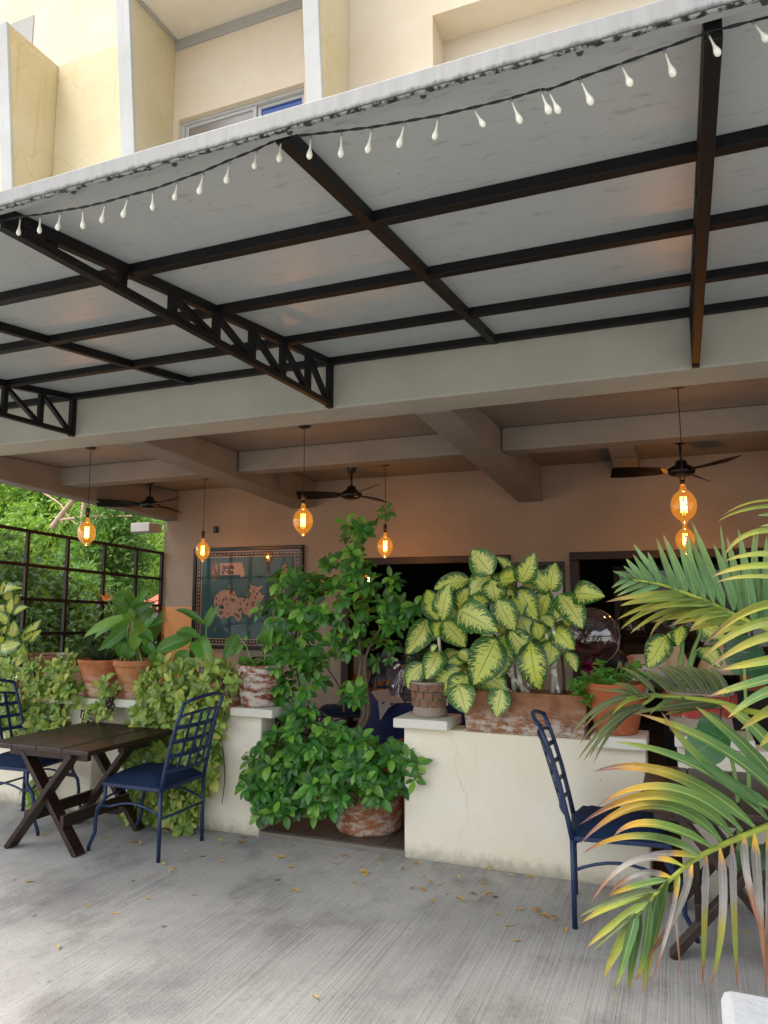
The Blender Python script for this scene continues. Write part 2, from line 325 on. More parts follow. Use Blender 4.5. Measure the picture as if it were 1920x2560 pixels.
# ------------------------------------------------------------------ mesh helpers
class MB:
    def __init__(s): s.v = []; s.f = []; s.uv = []; s.var = []
    def add(s, vs, fs, uvs=None, var=0.0):
        b = len(s.v); s.v += [V(p) for p in vs]; s.f += [tuple(b+i for i in f) for f in fs]
        s.uv += uvs if uvs else [(0.0, 0.0)]*len(vs); s.var += [var]*len(vs); return s
    def box(s, lo, hi):
        (a, b, c), (d, e, f) = lo, hi
        return s.add([(a,b,c),(d,b,c),(d,e,c),(a,e,c),(a,b,f),(d,b,f),(d,e,f),(a,e,f)],
                     [(0,3,2,1),(4,5,6,7),(0,1,5,4),(1,2,6,5),(2,3,7,6),(3,0,4,7)])
    def hexa(s, p):      # 8 corners: bottom ring then top ring
        return s.add(p, [(0,3,2,1),(4,5,6,7),(0,1,5,4),(1,2,6,5),(2,3,7,6),(3,0,4,7)])
    def bar(s, p0, p1, w, h, up=(0,0,1)):
        p0, p1 = V(p0), V(p1); d = (p1-p0).normalized(); sd_ = d.cross(V(up))
        if sd_.length < 1e-4: sd_ = d.cross(V((0,1,0)))
        sd_ = sd_.normalized()*w/2; u = sd_.cross(d).normalized()*h/2
        return s.hexa([p0-sd_-u, p0+sd_-u, p1+sd_-u, p1-sd_-u, p0-sd_+u, p0+sd_+u, p1+sd_+u, p1-sd_+u])
    def tube(s, pts, rad, n=8, cap=True):
        pts = [V(p) for p in pts]; rad = rad if isinstance(rad, (list, tuple)) else [rad]*len(pts)
        vs = []; fs = []; prev = None
        for i, p in enumerate(pts):
            d = (pts[min(i+1, len(pts)-1)]-pts[max(i-1, 0)]).normalized()
            a = prev if prev is not None else (V((0,0,1)) if abs(d.z) < .9 else V((1,0,0)))
            a = (a-d*a.dot(d)).normalized(); prev = a; b = d.cross(a)
            for k in range(n):
                t = 2*math.pi*k/n; vs.append(p+(a*math.cos(t)+b*math.sin(t))*rad[i])
        for i in range(len(pts)-1):
            for k in range(n): fs.append((i*n+k, i*n+(k+1)%n, (i+1)*n+(k+1)%n, (i+1)*n+k))
        if cap: fs.append(tuple(range(n-1, -1, -1))); fs.append(tuple((len(pts)-1)*n+k for k in range(n)))
        return s.add(vs, fs)
    def lathe(s, prof, n=32, c=(0,0,0), wob=0.0):
        c = V(c); vs = []; fs = []
        for r, z in prof:
            for k in range(n):
                t = 2*math.pi*k/n; w = 1+wob*math.sin(3*t+z*9) ; vs.append(c+V((r*w*math.cos(t), r*w*math.sin(t), z)))
        for i in range(len(prof)-1):
            for k in range(n): fs.append((i*n+k, i*n+(k+1)%n, (i+1)*n+(k+1)%n, (i+1)*n+k))
        fs.append(tuple(range(n-1, -1, -1))); fs.append(tuple((len(prof)-1)*n+k for k in range(n)))
        return s.add(vs, fs)
    def poly(s, pts, thick):      # flat polygon in XZ, front at pts' y, extruded towards +Y
        n = len(pts); P = [V(p) for p in pts]; Q = [p+V((0, thick, 0)) for p in P]
        return s.add(P+Q, [tuple(range(n)), tuple(range(2*n-1, n-1, -1))]+[(i, n+i, n+(i+1)%n, (i+1)%n) for i in range(n)])
    def leaf(s, base, tip, width, nrm=None, ctrl=None, arch=.12, fold=.12, prof='ovate', n=9, m=4, wave=0.0, var=0.0, seed=0):
        base, tip = V(base), V(tip); d = tip-base; L = d.length
        nrm = V(nrm) if nrm is not None else (CAMP-(base+tip)/2)
        sd_ = d.cross(nrm).normalized(); u = sd_.cross(d).normalized()
        c = V(ctrl) if ctrl is not None else (base+tip)/2+u*arch*L*2
        vs = []; uvs = []; fs = []
        for i in range(n+1):
            t = i/n; p = base*(1-t)**2+c*2*t*(1-t)+tip*t*t
            tg = ((c-base)*(1-t)+(tip-c)*t).normalized(); un = sd_.cross(tg).normalized(); si = tg.cross(un).normalized()
            if prof == 'ovate': w = math.sin(math.pi*min(1, t**.85*.985+.015))**.66*(1-.22*t)
            elif prof == 'ellip': w = math.sin(math.pi*(t*.97+.015))**.8
            elif prof == 'strap': w = (min(1, t*5+.25))*(1-t**3)**.8*(1-.15*t)+.02
            elif prof == 'lance': w = math.sin(math.pi*min(1, t**.7*.98+.02))**.9
            else: w = (1-t)
            w *= width/2
            for j in range(m+1):
                q = j/m*2-1
                h = abs(q)*fold*width*.5*2 + (wave*width*math.sin(t*11+seed+q)*abs(q) if wave else 0)
                vs.append(p+si*q*w*math.cos(fold)+un*(h*w/(width/2+1e-6))); uvs.append((.5+q/2, t))
        for i in range(n):
            for j in range(m): fs.append((i*(m+1)+j, i*(m+1)+j+1, (i+1)*(m+1)+j+1, (i+1)*(m+1)+j))
        return s.add(vs, fs, uvs, var)
    def mesh(s, name, mat, off=None, smooth=False):
        me = bpy.data.meshes.new(name); vs = [p-off for p in s.v] if off is not None else s.v
        me.from_pydata([tuple(p) for p in vs], [], s.f)
        if any(a != (0.0, 0.0) for a in s.uv):
            ul = me.uv_layers.new(name='UVMap'); li = [0]*len(me.loops); me.loops.foreach_get('vertex_index', li)
            ul.data.foreach_set('uv', [c for i in li for c in s.uv[i]])
        if any(s.var):
            at_ = me.attributes.new('var', 'FLOAT', 'POINT'); at_.data.foreach_set('value', s.var)
        if smooth: me.polygons.foreach_set('use_smooth', [True]*len(me.polygons))
        me.materials.append(MAT[mat]); me.update(); return me
    def build(s, name, mat, parent=None, off=None, smooth=False, bevel=0, label=None, kind=None):
        if off is None and parent is not None and parent.get('_w'): off = V(parent['_w'])
        return link(name, s.mesh(name, mat, off, smooth), parent, bevel, label, kind)
def link(name, me, parent=None, bevel=0, label=None, kind=None):
    o = bpy.data.objects.new(name, me); COL.objects.link(o)
    if parent is not None: o.parent = parent
    if bevel:
        b = o.modifiers.new('bevel', 'BEVEL'); b.width = bevel; b.segments = 2; b.limit_method = 'ANGLE'; b.angle_limit = R(40)
    if label: o['label'] = label
    if kind: o['kind'] = kind
    return o
_W = {}
def thing(name, label, cat, loc=(0,0,0), rz=0, group=None, world=False):
    o = bpy.data.objects.new(name, None); COL.objects.link(o); o.location = loc; o.rotation_euler = (0,0,rz)
    o.empty_display_size = .1; o['label'] = label; o['category'] = cat
    if group: o['group'] = group
    if world: o['_w'] = tuple(loc)
    return o
def sub_off(child_parent, root):      # sub-parts built in world coordinates under a part of a world-built thing
    child_parent['_w'] = tuple(root['_w'])
def tag(o, label, cat, group=None):
    o['label'] = label; o['category'] = cat
    if group: o['group'] = group
    return o
def structure(o): o['kind'] = 'structure'; return o
def dup(root, loc, rz, label=None, group=None):
    def cp(o, par):
        c = o.copy(); COL.objects.link(c); c.parent = par
        for ch in o.children: cp(ch, c)
        return c
    r = cp(root, None); r.location = loc; r.rotation_euler = (0,0,rz)
    if label: r['label'] = label
    if group: r['group'] = group
    return r
def frame_mat(pos, d, up, size):
    d = V(d).normalized(); up = V(up); y = up.cross(d)
    if y.length < 1e-4: y = V((0,1,0)).cross(d)
    y.normalize(); z = d.cross(y)
    return Matrix(((d.x*size, y.x*size, z.x*size, pos[0]), (d.y*size, y.y*size, z.y*size, pos[1]), (d.z*size, y.z*size, z.z*size, pos[2]), (0,0,0,1)))
def leaf_variants(name, mat, k, width, prof, n=5, m=2, fold=.18, arch=(.03, .16), wave=.0):
    out = []
    for i in range(k):
        mb = MB(); a = arch[0]+(arch[1]-arch[0])*i/max(1, k-1)
        mb.leaf((0,0,0), (1,0,0), width*(.85+.3*((i*7)%k)/k), nrm=(0,0,1), arch=a, fold=fold*(.6+.8*((i*3)%k)/k), prof=prof, n=n, m=m, wave=wave, seed=i)
        out.append((mb, mb.mesh(name, mat, None, True)))
    return out
def leaf_cloud(root, name, pl, var, maxparts=300, bulk='foliage'):
    off = V(root['_w']); pl = sorted(pl, key=lambda p: (V(p[0])-CAMP).length)
    rest = MB()
    for i, (pos, d, up, size) in enumerate(pl):
        mb, me = var[rnd.randrange(len(var))]
        if i < maxparts:
            o = bpy.data.objects.new(name, me); COL.objects.link(o); o.parent = root
            o.matrix_basis = frame_mat(V(pos)-off, d, up, size)
        else:
            mt = frame_mat(pos, d, up, size); rest.add([mt @ p for p in mb.v], mb.f, mb.uv, rnd.random()*.98+.01)
    if rest.v: rest.build(bulk, var[0][1].materials[0].name and name_of(var[0][1].materials[0]), root, smooth=True, kind='stuff')
def name_of(m):
    for k, v in MAT.items():
        if v == m: return k
def rdir(zlo=-1, zhi=1):
    while True:
        p = V((rnd.uniform(-1,1), rnd.uniform(-1,1), rnd.uniform(-1,1)))
        if .1 < p.length < 1 and zlo <= p.normalized().z <= zhi: return p.normalized()
def whorl(pl, pos, axis, n, size, droop=.35, jit=.25):
    axis = V(axis).normalized(); a = axis.orthogonal().normalized(); b = axis.cross(a); t0 = rnd.random()*6.28
    for k in range(n):
        t = t0+k*2*math.pi/n+rnd.uniform(-.3,.3)
        rad = a*math.cos(t)+b*math.sin(t)
        d = (rad+axis*rnd.uniform(.1,.7)+V((0,0,-droop*rnd.uniform(.3,1.5)))).normalized()
        up = (axis+V((0,-.45,.55))+rdir()*jit).normalized()
        pl.append((V(pos)+rad*size*.08, d, up, size*rnd.uniform(.65,1.15)))

# ------------------------------------------------------------------ ground and floor
g = MB(); g.add([(-60,-40,0),(60,-40,0),(60,60,0),(-60,60,0)], [(0,1,2,3)]); structure(g.build('ground', 'ground'))
WY, YB, ZC, ZB = 4.5, 8.5, 3.17, 2.945      # low wall front, back wall, ceiling, beam underside
FZ = .035
MAT['sill'] = simple('stone_sill', '#6f695f', '#857e72', 12, .8)
fl = MB().box((-6.9, WY+.035, -.2), (4.4, 12.4, FZ-.006)).build('floor', 'grout'); structure(fl)
tm = MB().box((-.147,-.147,-.01), (.147,.147,.006)).mesh('tile', 'tile')
for i in range(6):
    for j in range(9):
        o = link('tile', tm, fl); o.location = (-2.92+.3*i, WY+.035+.15+.3*j, FZ-.006)
st = MB().box((-2.76, WY+.003, -.1), (-1.70, WY+.034, FZ-.001)).build('threshold', 'sill'); structure(st)

# ------------------------------------------------------------------ restaurant building
bd = thing('restaurant_building', 'two storey yellow stucco building with open ground floor dining terrace', 'building', (-1.5, WY, 0), world=True)
MB().box((-7.0, WY, ZB), (4.6, WY+.36, 3.32)).build('front_beam', 'beam', bd, bevel=.012)
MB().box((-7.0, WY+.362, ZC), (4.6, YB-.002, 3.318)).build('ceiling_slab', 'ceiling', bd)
def cbeam(name, n0, n1, f0, f1, z0, z1, Y0=WY+.363, Y1=YB-.003, top=ZC-.001, mat='ceiling'):
    return MB().hexa([(n0,Y0,z0),(n1,Y0,z0),(f1,Y1,z1),(f0,Y1,z1),(n0,Y0,top),(n1,Y0,top),(f1,Y1,top),(f0,Y1,top)]).build(name, mat, bd, bevel=.015)
cbeam('ceiling_beam', -4.49, -4.20, -4.80, -4.44, ZB, 2.82)
cbeam('ceiling_beam', -1.745, -1.475, -1.75, -1.47, ZB, 2.75)
cbeam('ceiling_beam', -7.0, -6.80, -6.9, -6.66, ZB, 2.74)
cbeam('ceiling_beam', 1.2, 1.47, 1.2, 1.47, ZB, 2.76)
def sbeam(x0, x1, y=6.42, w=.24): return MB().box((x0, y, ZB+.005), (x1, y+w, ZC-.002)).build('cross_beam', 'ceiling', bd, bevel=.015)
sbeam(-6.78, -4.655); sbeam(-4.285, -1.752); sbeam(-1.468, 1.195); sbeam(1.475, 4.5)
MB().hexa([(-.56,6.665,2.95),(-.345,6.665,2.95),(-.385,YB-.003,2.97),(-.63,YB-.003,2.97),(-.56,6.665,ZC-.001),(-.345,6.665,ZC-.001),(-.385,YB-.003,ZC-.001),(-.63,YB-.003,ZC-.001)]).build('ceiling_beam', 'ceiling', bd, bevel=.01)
# back wall with two doorways
D1, D2 = (-4.05, -1.855, 2.14), (-1.18, 3.2, 2.15)
w = MB()
for a, b, z0 in ((-6.89, D1[0], 0), (D1[0], D1[1], D1[2]), (D1[1], D2[0], 0), (D2[0], D2[1], D2[2]), (D2[1], 4.6, 0)):
    w.box((a, YB, z0), (b, YB+.16, 3.318))
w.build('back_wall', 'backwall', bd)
MB().box((-7.25, 8.2, 2.57), (-6.92, 8.48, 2.70)).build('outer_ledge', 'white', bd, bevel=.01)
def doorway(D, lab):
    a, b, h = D
    f = MB().box((a+.001, YB-.03, h-.09), (b-.001, YB+.15, h-.002)).build('door_frame', 'door_wood', bd, bevel=.006, label=lab)
    sub_off(f, bd)
    for x in (a+.001, b-.101): MB().box((x, YB-.028, FZ), (x+.10, YB+.148, h-.092)).build('door_jamb', 'door_wood', f, bevel=.006)
doorway(D1, 'dark wooden frame of the wide left doorway'); doorway(D2, 'dark wooden frame of the right doorway')
# dark room behind the doorways
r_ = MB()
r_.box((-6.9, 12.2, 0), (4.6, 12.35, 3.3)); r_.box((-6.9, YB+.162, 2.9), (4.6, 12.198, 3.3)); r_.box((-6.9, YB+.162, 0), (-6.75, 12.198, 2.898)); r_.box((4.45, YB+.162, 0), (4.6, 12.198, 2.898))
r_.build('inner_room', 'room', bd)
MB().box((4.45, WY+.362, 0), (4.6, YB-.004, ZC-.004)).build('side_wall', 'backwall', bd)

# upper storey
UY = 4.98
def up(x, y, Y=UY): return at(x, y, Y)
u = MB()
wx0, wx1, wzt = -4.05, -2.76, up(500, 284).z
ox0, ozt = -1.62, 6.18
u.box((-9.0, UY, 3.33), (-5.62, UY+.3, 9.5))
u.box((-5.62, UY, 3.33), (wx0, UY+.3, 9.5)); u.box((wx0, UY, 3.33), (wx1, UY+.3, 5.1)); u.box((wx0, UY, wzt), (wx1, UY+.3, 9.5))
u.box((wx1, UY, 3.33), (ox0, UY+.3, 9.5)); u.box((ox0, UY, 3.33), (2.2, UY+.3, 5.0)); u.box((ox0, UY, ozt), (2.2, UY+.3, 9.5)); u.box((2.2, UY, 3.33), (5, UY+.3, 9.5))
u.build('upper_wall', 'yellow_clean', bd)
MB().box((ox0-.2, UY+.302, 5.0), (2.4, UY+.55, 5.75)).build('recess_wall', 'pale', bd)
MB().box((ox0-.2, UY+.302, 5.75), (2.4, UY+.75, 6.6)).build('recess_header', 'pale', bd)
def fin(x0, x1, top, name='fin'):
    lean = lambda z: 4.5-.112*(z-5.33)
    z0 = 3.34
    f = MB().hexa([(x0,lean(z0)+.032,z0),(x1,lean(z0)+.032,z0),(x1,UY-.002,z0),(x0,UY-.002,z0),(x0,lean(top)+.032,top),(x1,lean(top)+.032,top),(x1,UY-.002,top),(x0,UY-.002,top)]).build(name, 'yellow', bd, bevel=.006)
    sub_off(f, bd)
    MB().hexa([(x0-.004,lean(z0),z0),(x1+.004,lean(z0),z0),(x1+.004,lean(z0)+.030,z0),(x0-.004,lean(z0)+.030,z0),(x0-.004,lean(top),top+.004),(x1+.004,lean(top),top+.004),(x1+.004,lean(top)+.030,top+.004),(x0-.004,lean(top)+.030,top+.004)]).build('white_edge', 'white', f, bevel=.006)
fin(-5.64, -5.51, 6.88); fin(-4.242, -4.11, 9.4); fin(-2.468, -2.342, 9.4)
MB().box((-5.508, UY-.05, 3.34), (-4.246, UY-.002, 6.88)).build('lower_panel', 'yellow', bd, bevel=.008)
MB().box((-4.106, 4.32, 6.74), (-2.472, UY-.002, 6.95)).build('soffit', 'pale', bd)
gt = MB(); gt.box((-4.106, UY-.012, 6.635), (-2.472, UY-.003, 6.738)); gt.box((-2.60, UY-.012, wzt+.02), (-2.472, UY-.003, 6.634))
gt.build('grey_band', 'grey_trim', bd)
MB().bar((-4.106+.012, 4.33, 6.728), (-4.106+.012, UY-.013, 6.728), .022, .022).build('grey_edge', 'grey_trim', bd)
pw0, pw1 = up(30, 70), up(86, 38)
MB().box((-6.9, UY-.008, 6.7), (pw1.x, UY-.003, pw1.z)).build('upper_opening', 'grey_trim', bd)
wn_ = MB()
for lo, hi in (((wx0, UY+.05, wzt-.028), (wx1, UY+.12, wzt-.001)), ((wx0, UY+.05, 5.1), (wx0+.03, UY+.12, wzt-.029)), ((wx1-.03, UY+.05, 5.1), (wx1, UY+.12, wzt-.029)), ((wx0+.051, UY+.05, 5.1), (wx1-.051, UY+.12, 5.14))):
    wn_.box(lo, hi)
win = wn_.build('window', 'white', bd, bevel=.004, label='white framed sliding window on the upper floor'); sub_off(win, bd)
wm = -3.30
for (a, b, yy, mt, lb) in ((wx0+.035, wm, UY+.075, 'pane_grey', 'grey window pane with blind behind'), (wm+.037, wx1-.065, UY+.095, 'pane', 'dark blue window pane')):
    MB().box((a+.036, yy, 5.18), (b-.001, yy+.008, wzt-.060)).build('pane', mt, win, label=lb)
    fr = MB(); fr.box((a, yy-.012, 5.145), (a+.034, yy+.02, wzt-.031)); fr.box((b, yy-.012, 5.145), (b+.034, yy+.02, wzt-.031)); fr.box((a+.035, yy-.012, wzt-.058), (b-.001, yy+.02, wzt-.031)); fr.box((a+.035, yy-.012, 5.145), (b-.001, yy+.02, 5.175))
    fr.build('sash', 'white', win, bevel=.003)

# ------------------------------------------------------------------ canopy
cn = thing('entrance_canopy', 'grey sheet canopy on dark brown steel trusses over the terrace front', 'canopy', (-1, 1.72, 2.97), world=True)
sh = lambda Y: 3.026+(Y-1.75)*.101      # sheet underside
XL, XR = -7.4, 3.4
MB().hexa([(XL,1.74,sh(1.74)),(XR,1.74,sh(1.74)),(XR,WY-.004,sh(WY)),(XL,WY-.004,sh(WY)),(XL,1.74,sh(1.74)+.004),(XR,1.74,sh(1.74)+.004),(XR,WY-.004,sh(WY)+.008),(XL,WY-.004,sh(WY)+.008)]).build('roof_sheet', 'sheet', cn)
fa = MB(); fa.box((XL, 1.715, 2.968), (XR, 1.735, 3.029)); fa.build('fascia', 'fascia', cn, bevel=.004)
ml = MB(); rm = random.Random(3)
NP = 1400; ribs = []      # black mould and drip crust along the fascia's lower lip
for i in range(NP+1):
    x = XL+(XR-XL)*i/NP; a = noise.noise(V((x*9, 0, 1)))*.5+noise.noise(V((x*40, 3, 1)))*.5
    ribs.append((x, 1.7165, 2.9655-max(0, a)*.006, 1.733+a*.006))
ml.add([p for (x, y0, z, y1) in ribs for p in ((x, y0, 2.969), (x, y0+.004, z), (x, y1, z+.002), (x, y1+.006, 2.975))], [(4*i+k, 4*i+k+1, 4*i+k+5, 4*i+k+4) for i in range(NP) for k in range(3)])
ml.build('mould_crust', 'mould', cn)
MB().box((XL, 1.736, 2.985), (XR, 1.775, sh(1.74)-.002)).build('edge_strip', 'sheet', cn)
sc = MB().lathe([(.001,-.006),(.008,-.006),(.010,0)], 10).mesh('screw', 'screw')
for i in range(24):
    o = link('screw', sc, cn); o.location = V((-6.9+.42*i, 1.757, 2.984))-V(cn['_w'])
PY = (2.46, 3.12, 3.83, 4.45)
for i, y in enumerate(PY):
    MB().hexa([(XL,y-.025,sh(y)-.05),(XR,y-.025,sh(y)-.05),(XR,y+.025,sh(y)-.05),(XL,y+.025,sh(y)-.05),(XL,y-.025,sh(y-.025)-.001),(XR,y-.025,sh(y-.025)-.001),(XR,y+.025,sh(y+.025)-.001),(XL,y+.025,sh(y+.025)-.001)]).build('purlin', 'steel', cn, bevel=.003)
def sl(x, w, y0, y1, z0, z1, top0, top1, name, par, m='steel'):
    return MB().hexa([(x-w/2,y0,z0),(x+w/2,y0,z0),(x+w/2,y1,z1),(x-w/2,y1,z1),(x-w/2,y0,top0),(x+w/2,y0,top0),(x+w/2,y1,top1),(x-w/2,y1,top1)]).build(name, m, par, bevel=.003)
for x in (-5.8, -3.43, -1.06, 1.31): sl(x, .045, 1.78, WY-.006, sh(1.78)-.052, sh(WY)-.052, sh(1.78)-.003, sh(WY)-.003, 'rafter', cn)
for x in (-4.61, -2.24, .13, 2.5):
    tr = thing('truss', '', '', (0,0,0)); del tr['label'], tr['category']
    tr.parent = cn; tr['_w'] = tuple(cn['_w'])
    yb = WY-.03; bz = lambda y: 2.962+(y-1.8)*.006
    sl(x, .042, 1.79, yb-.021, sh(1.79)-.053, sh(yb)-.053, sh(1.79)-.004, sh(yb)-.004, 'top_chord', tr)
    sl(x, .042, 1.79, yb-.021, 2.945, 2.955, 2.98, 2.99, 'bottom_chord', tr)
    MB().box((x-.021, yb-.02, 2.945), (x+.021, WY-.003, sh(yb)-.004)).build('end_post', 'steel', tr, bevel=.003)
    ys = (2.02, 2.41, 2.76, 3.12, 3.47, 3.82, 4.15)
    for i, y in enumerate(ys):
        MB().box((x-.018, y-.018, 2.975), (x+.018, y+.018, sh(y)-.05)).build('web_post', 'steel', tr)
    for i in range(2, 7):
        y0 = ys[i]; y1 = ys[i+1] if i < 6 else yb-.01
        MB().bar((x, y0+.02, sh(y0)-.06), (x, y1-.025, 2.99), .030, .034, (1,0,0)).build('web_diagonal', 'steel', tr)

# string of drop-shaped bulbs along the canopy's front
SB = [(2,556),(51,544),(101,539),(152,530),(207,521),(263,508),(320,492),(382,476),(444,454),(509,431),(574,403),(642,376),(703,347),(778,339),(854,330),(930,321),(1012,307),(1096,292),(1183,272),(1277,249),(1351,227),(1371,227),(1450,198),(1553,162),(1660,124),(1770,84),(1883,55)]
sl_ = thing('string_light', 'string of clear drop shaped bulbs strung below the canopy edge', 'string light', at(703,347,1.79), world=True)
cp = [at(x, y-3, 1.79) for x, y in SB]
cp = [cp[0]+V((-1.4,0,.0))]+cp+[cp[-1]+V((1.2,0,-.03))]
for ph in (0, math.pi):
    pts = []
    for i in range(len(cp)-1):
        for k in range(6):
            t = k/6; p = cp[i].lerp(cp[i+1], t); a = (i*6+k)*.9+ph; pts.append(p+V((0, math.cos(a), math.sin(a)))*.0022)
    MB().tube(pts, .0022, 5).build('cord', 'cord', sl_)
dm = [MB().lathe([(.0028,-.010),(.0028,-.030),(.0040,-.045),(.0075,-.057),(.0098,-.065),(.0092,-.073),(.005,-.079),(.001,-.0805)][::-1], 14).mesh('bulb', 'drop', None, True)]
cm = MB().lathe([(.0045,-.013),(.0045,.002)], 10).mesh('socket', 'clear', None, True)
for i, (x, y) in enumerate(SB):
    o = link('bulb', dm[0], sl_); p = at(x, y, 1.79); o.location = p-V(sl_['_w']); s_ = rnd.uniform(.82, 1.0); o.scale = (s_,s_,s_)
    o.rotation_euler = (rnd.uniform(-.15,.15), (-.12 if i < 18 else .35)*-1+rnd.uniform(-.12,.12), 0)
    link('socket', cm, o)
# ------------------------------------------------------------------ low walls
def low_wall(label, x0, x1, y0=WY, caps=(), h=.80, th=.20):
    t = thing('low_wall', label, 'low wall', ((x0+x1)/2, y0, 0), world=True)
    me = MB(); nx = max(2, int((x1-x0)/.12)); nz = 8
    me.box((x0, y0, -.05), (x1, y0+th, h)).build('wall_body', 'cream', t, bevel=.012)
    for (a, b, oh, zz, tk) in caps:
        MB().box((a, y0-oh, zz), (b, y0+th+.05, zz+tk)).build('cap_stone', 'cap', t, bevel=.008)
    return t
low_wall('cream low wall under the hanging vines at the far left', -6.6, -4.26, caps=((-4.66, -4.13, .065, .802, .052),))
low_wall('short recessed cream wall bay behind the wooden table', -4.258, -3.64, y0=WY+.10, caps=((-4.085, -3.765, .155, .802, .06),), th=.15)
low_wall('cream low wall left of the leafy shrub', -3.638, -2.76, caps=((-2.97, -2.63, .075, .802, .058),), h=.80)
low_wall('long cream low wall right of the leafy shrub', -1.70, -.235, caps=((-1.745, -1.385, .075, .800, .06), (-.53, -.225, .07, .765, .065)), h=.798)
low_wall('cream low wall behind the palm at the right edge', -.07, 3.6, caps=((-.08, .32, .07, .80, .06),), h=.798)

# ------------------------------------------------------------------ blue metal chairs
def make_chair(name, label, mat='navy', seatmat='navy_fabric', group=None):
    # faces +X, origin on the ground under the middle of the seat
    t = thing(name, label, 'chair', group=group)
    w, dp, sh_ = .22, .23, .42
    for s in (-1, 1):
        MB().tube([(-dp, s*w, 0), (-dp, s*w, .2), (-dp, s*w, .42)], .013, 8).build('rear_leg', mat, t, smooth=True)
        pts = [(dp+.10, s*w, 0), (dp+.095, s*w, .03), (dp+.05, s*w, .12), (dp+.05, s*w, .20), (dp+.035, s*w, .27), (dp-.005, s*w, .315), (dp-.02, s*w, .34), (dp-.02, s*w, .42)]
        MB().tube(pts, .012, 8).build('front_leg', mat, t, smooth=True)
        bp = [(-dp, s*w, .42), (-dp-.02, s*w, .52), (-dp-.055, s*w*.98, .68), (-dp-.10, s*w*.96, .84), (-dp-.15, s*w*.94, .97)]
        MB().tube(bp, [.014,.013,.012,.012,.012], 8).build('back_post', mat, t, smooth=True)
        arc = [(-dp+.0, s*w, .27)]+[(-dp+2*dp*k/8-.01, s*w, .27+.055*math.sin(math.pi*k/8)) for k in range(1, 8)]+[(dp+.01, s*w, .29)]
        MB().tube(arc, .008, 6).build('side_stretcher', mat, t, smooth=True)
    fr = MB()
    for a, b in (((-dp,-w,.425),(dp,-w,.425)), ((-dp,w,.425),(dp,w,.425)), ((-dp,-w,.425),(-dp,w,.425)), ((dp-.02,-w,.425),(dp-.02,w,.425))): fr.bar(a, b, .018, .022)
    fr.build('seat_frame', mat, t, bevel=.003)
    MB().tube([(-dp, -w, .25), (-dp, 0, .25), (-dp, w, .25)], .008, 6).build('rear_stretcher', mat, t, smooth=True)
    MB().tube([(dp+.02, w*math.cos(a), .29+.05*math.sin(a)) for a in [math.pi*k/10 for k in range(11)]], .008, 6).build('front_stretcher', mat, t, smooth=True)
    # cushion: a softly crowned pad
    cu = MB(); n = 10; vs = []; fs = []
    def cz(i, j):
        a, b = abs(i/n*2-1), abs(j/n*2-1); e = max(a, b); return .505-.045*e**6-.012*(a*a+b*b)+.004*math.sin(i*2.1+j*1.3)
    for lay in (0, 1):
        for i in range(n+1):
            for j in range(n+1):
                x = -dp+.005+(2*dp+.005)*i/n; y = -w-.005+(2*w+.01)*j/n; vs.append((x, y, cz(i, j) if lay else .438))
    m_ = (n+1)**2; q = lambda i, j, l: l*m_+i*(n+1)+j
    for i in range(n):
        for j in range(n): fs.append((q(i,j,1), q(i+1,j,1), q(i+1,j+1,1), q(i,j+1,1))); fs.append((q(i,j,0), q(i,j+1,0), q(i+1,j+1,0), q(i+1,j,0)))
    for i in range(n):
        fs += [(q(i,0,0), q(i+1,0,0), q(i+1,0,1), q(i,0,1)), (q(i+1,n,0), q(i,n,0), q(i,n,1), q(i+1,n,1)), (q(0,i+1,0), q(0,i,0), q(0,i,1), q(0,i+1,1)), (q(n,i,0), q(n,i+1,0), q(n,i+1,1), q(n,i,1))]
    cu.add(vs, fs).build('seat_cushion', seatmat, t, smooth=True, bevel=.006)
    # lattice back: curved to the rear in the middle
    bk = lambda y, z: (-dp-.02-(z-.52)*.29-(1-(y/w)**2)*.035, y, z)
    def rail(z, r, nm, crown=0.0, ww=.94):
        MB().tube([bk(y, z+crown*(1-(y/w)**2)) for y in [w*ww*(k/8*2-1) for k in range(9)]], r, 6).build(nm, mat, t, smooth=True)
    rail(.962, .012, 'top_rail', .035, .94); rail(.88, .009, 'upper_rail', .02, .95); rail(.535, .011, 'lower_rail', 0, .98)
    def strip(pts, wd, nm, ax):
        m = MB()
        for a, b in zip(pts[:-1], pts[1:]): m.bar(a, b, wd if ax else .005, .005 if ax else wd, (1,0,.3) if ax else (0,0,1))
        m.build(nm, mat, t)
    for k in range(4):
        y = w*(-.57+.38*k); strip([bk(y, .54+.36*i/5) for i in range(6)], .026, 'back_slat', 1)
    for z in (.63, .72, .81): strip([V(bk(w*.95*(k/6*2-1), z))+V((.007,0,0)) for k in range(7)], .026, 'cross_slat', 0)
    return t
ch = make_chair('metal_chair', 'navy metal lattice chair with blue cushion, right of the wooden table', group='navy chairs on the forecourt')
ch.location = (-3.30, 4.06, 0); ch.rotation_euler = (0, 0, math.pi)
dup(ch, (-4.52, 4.14, 0), R(4), 'navy metal chair cut off by the left picture edge')
dup(ch, (-.365, 4.12, 0), R(7), 'navy metal chair behind the palm frond at the right')
for (x, y, rz, lab) in ((-3.62, 6.2, R(-28), 'navy chair indoors behind the shrub, against the cream wall'), (-2.85, 7.3, R(-70), 'navy chair indoors beside the cloth covered table'), (-3.3, 6.9, R(200), 'navy chair indoors half hidden behind the shrub stems'), (-4.75, 5.9, R(-100), 'navy chair indoors behind the vine covered wall')):
    dup(ch, (x, y, FZ), rz, lab, 'navy chairs inside the terrace')

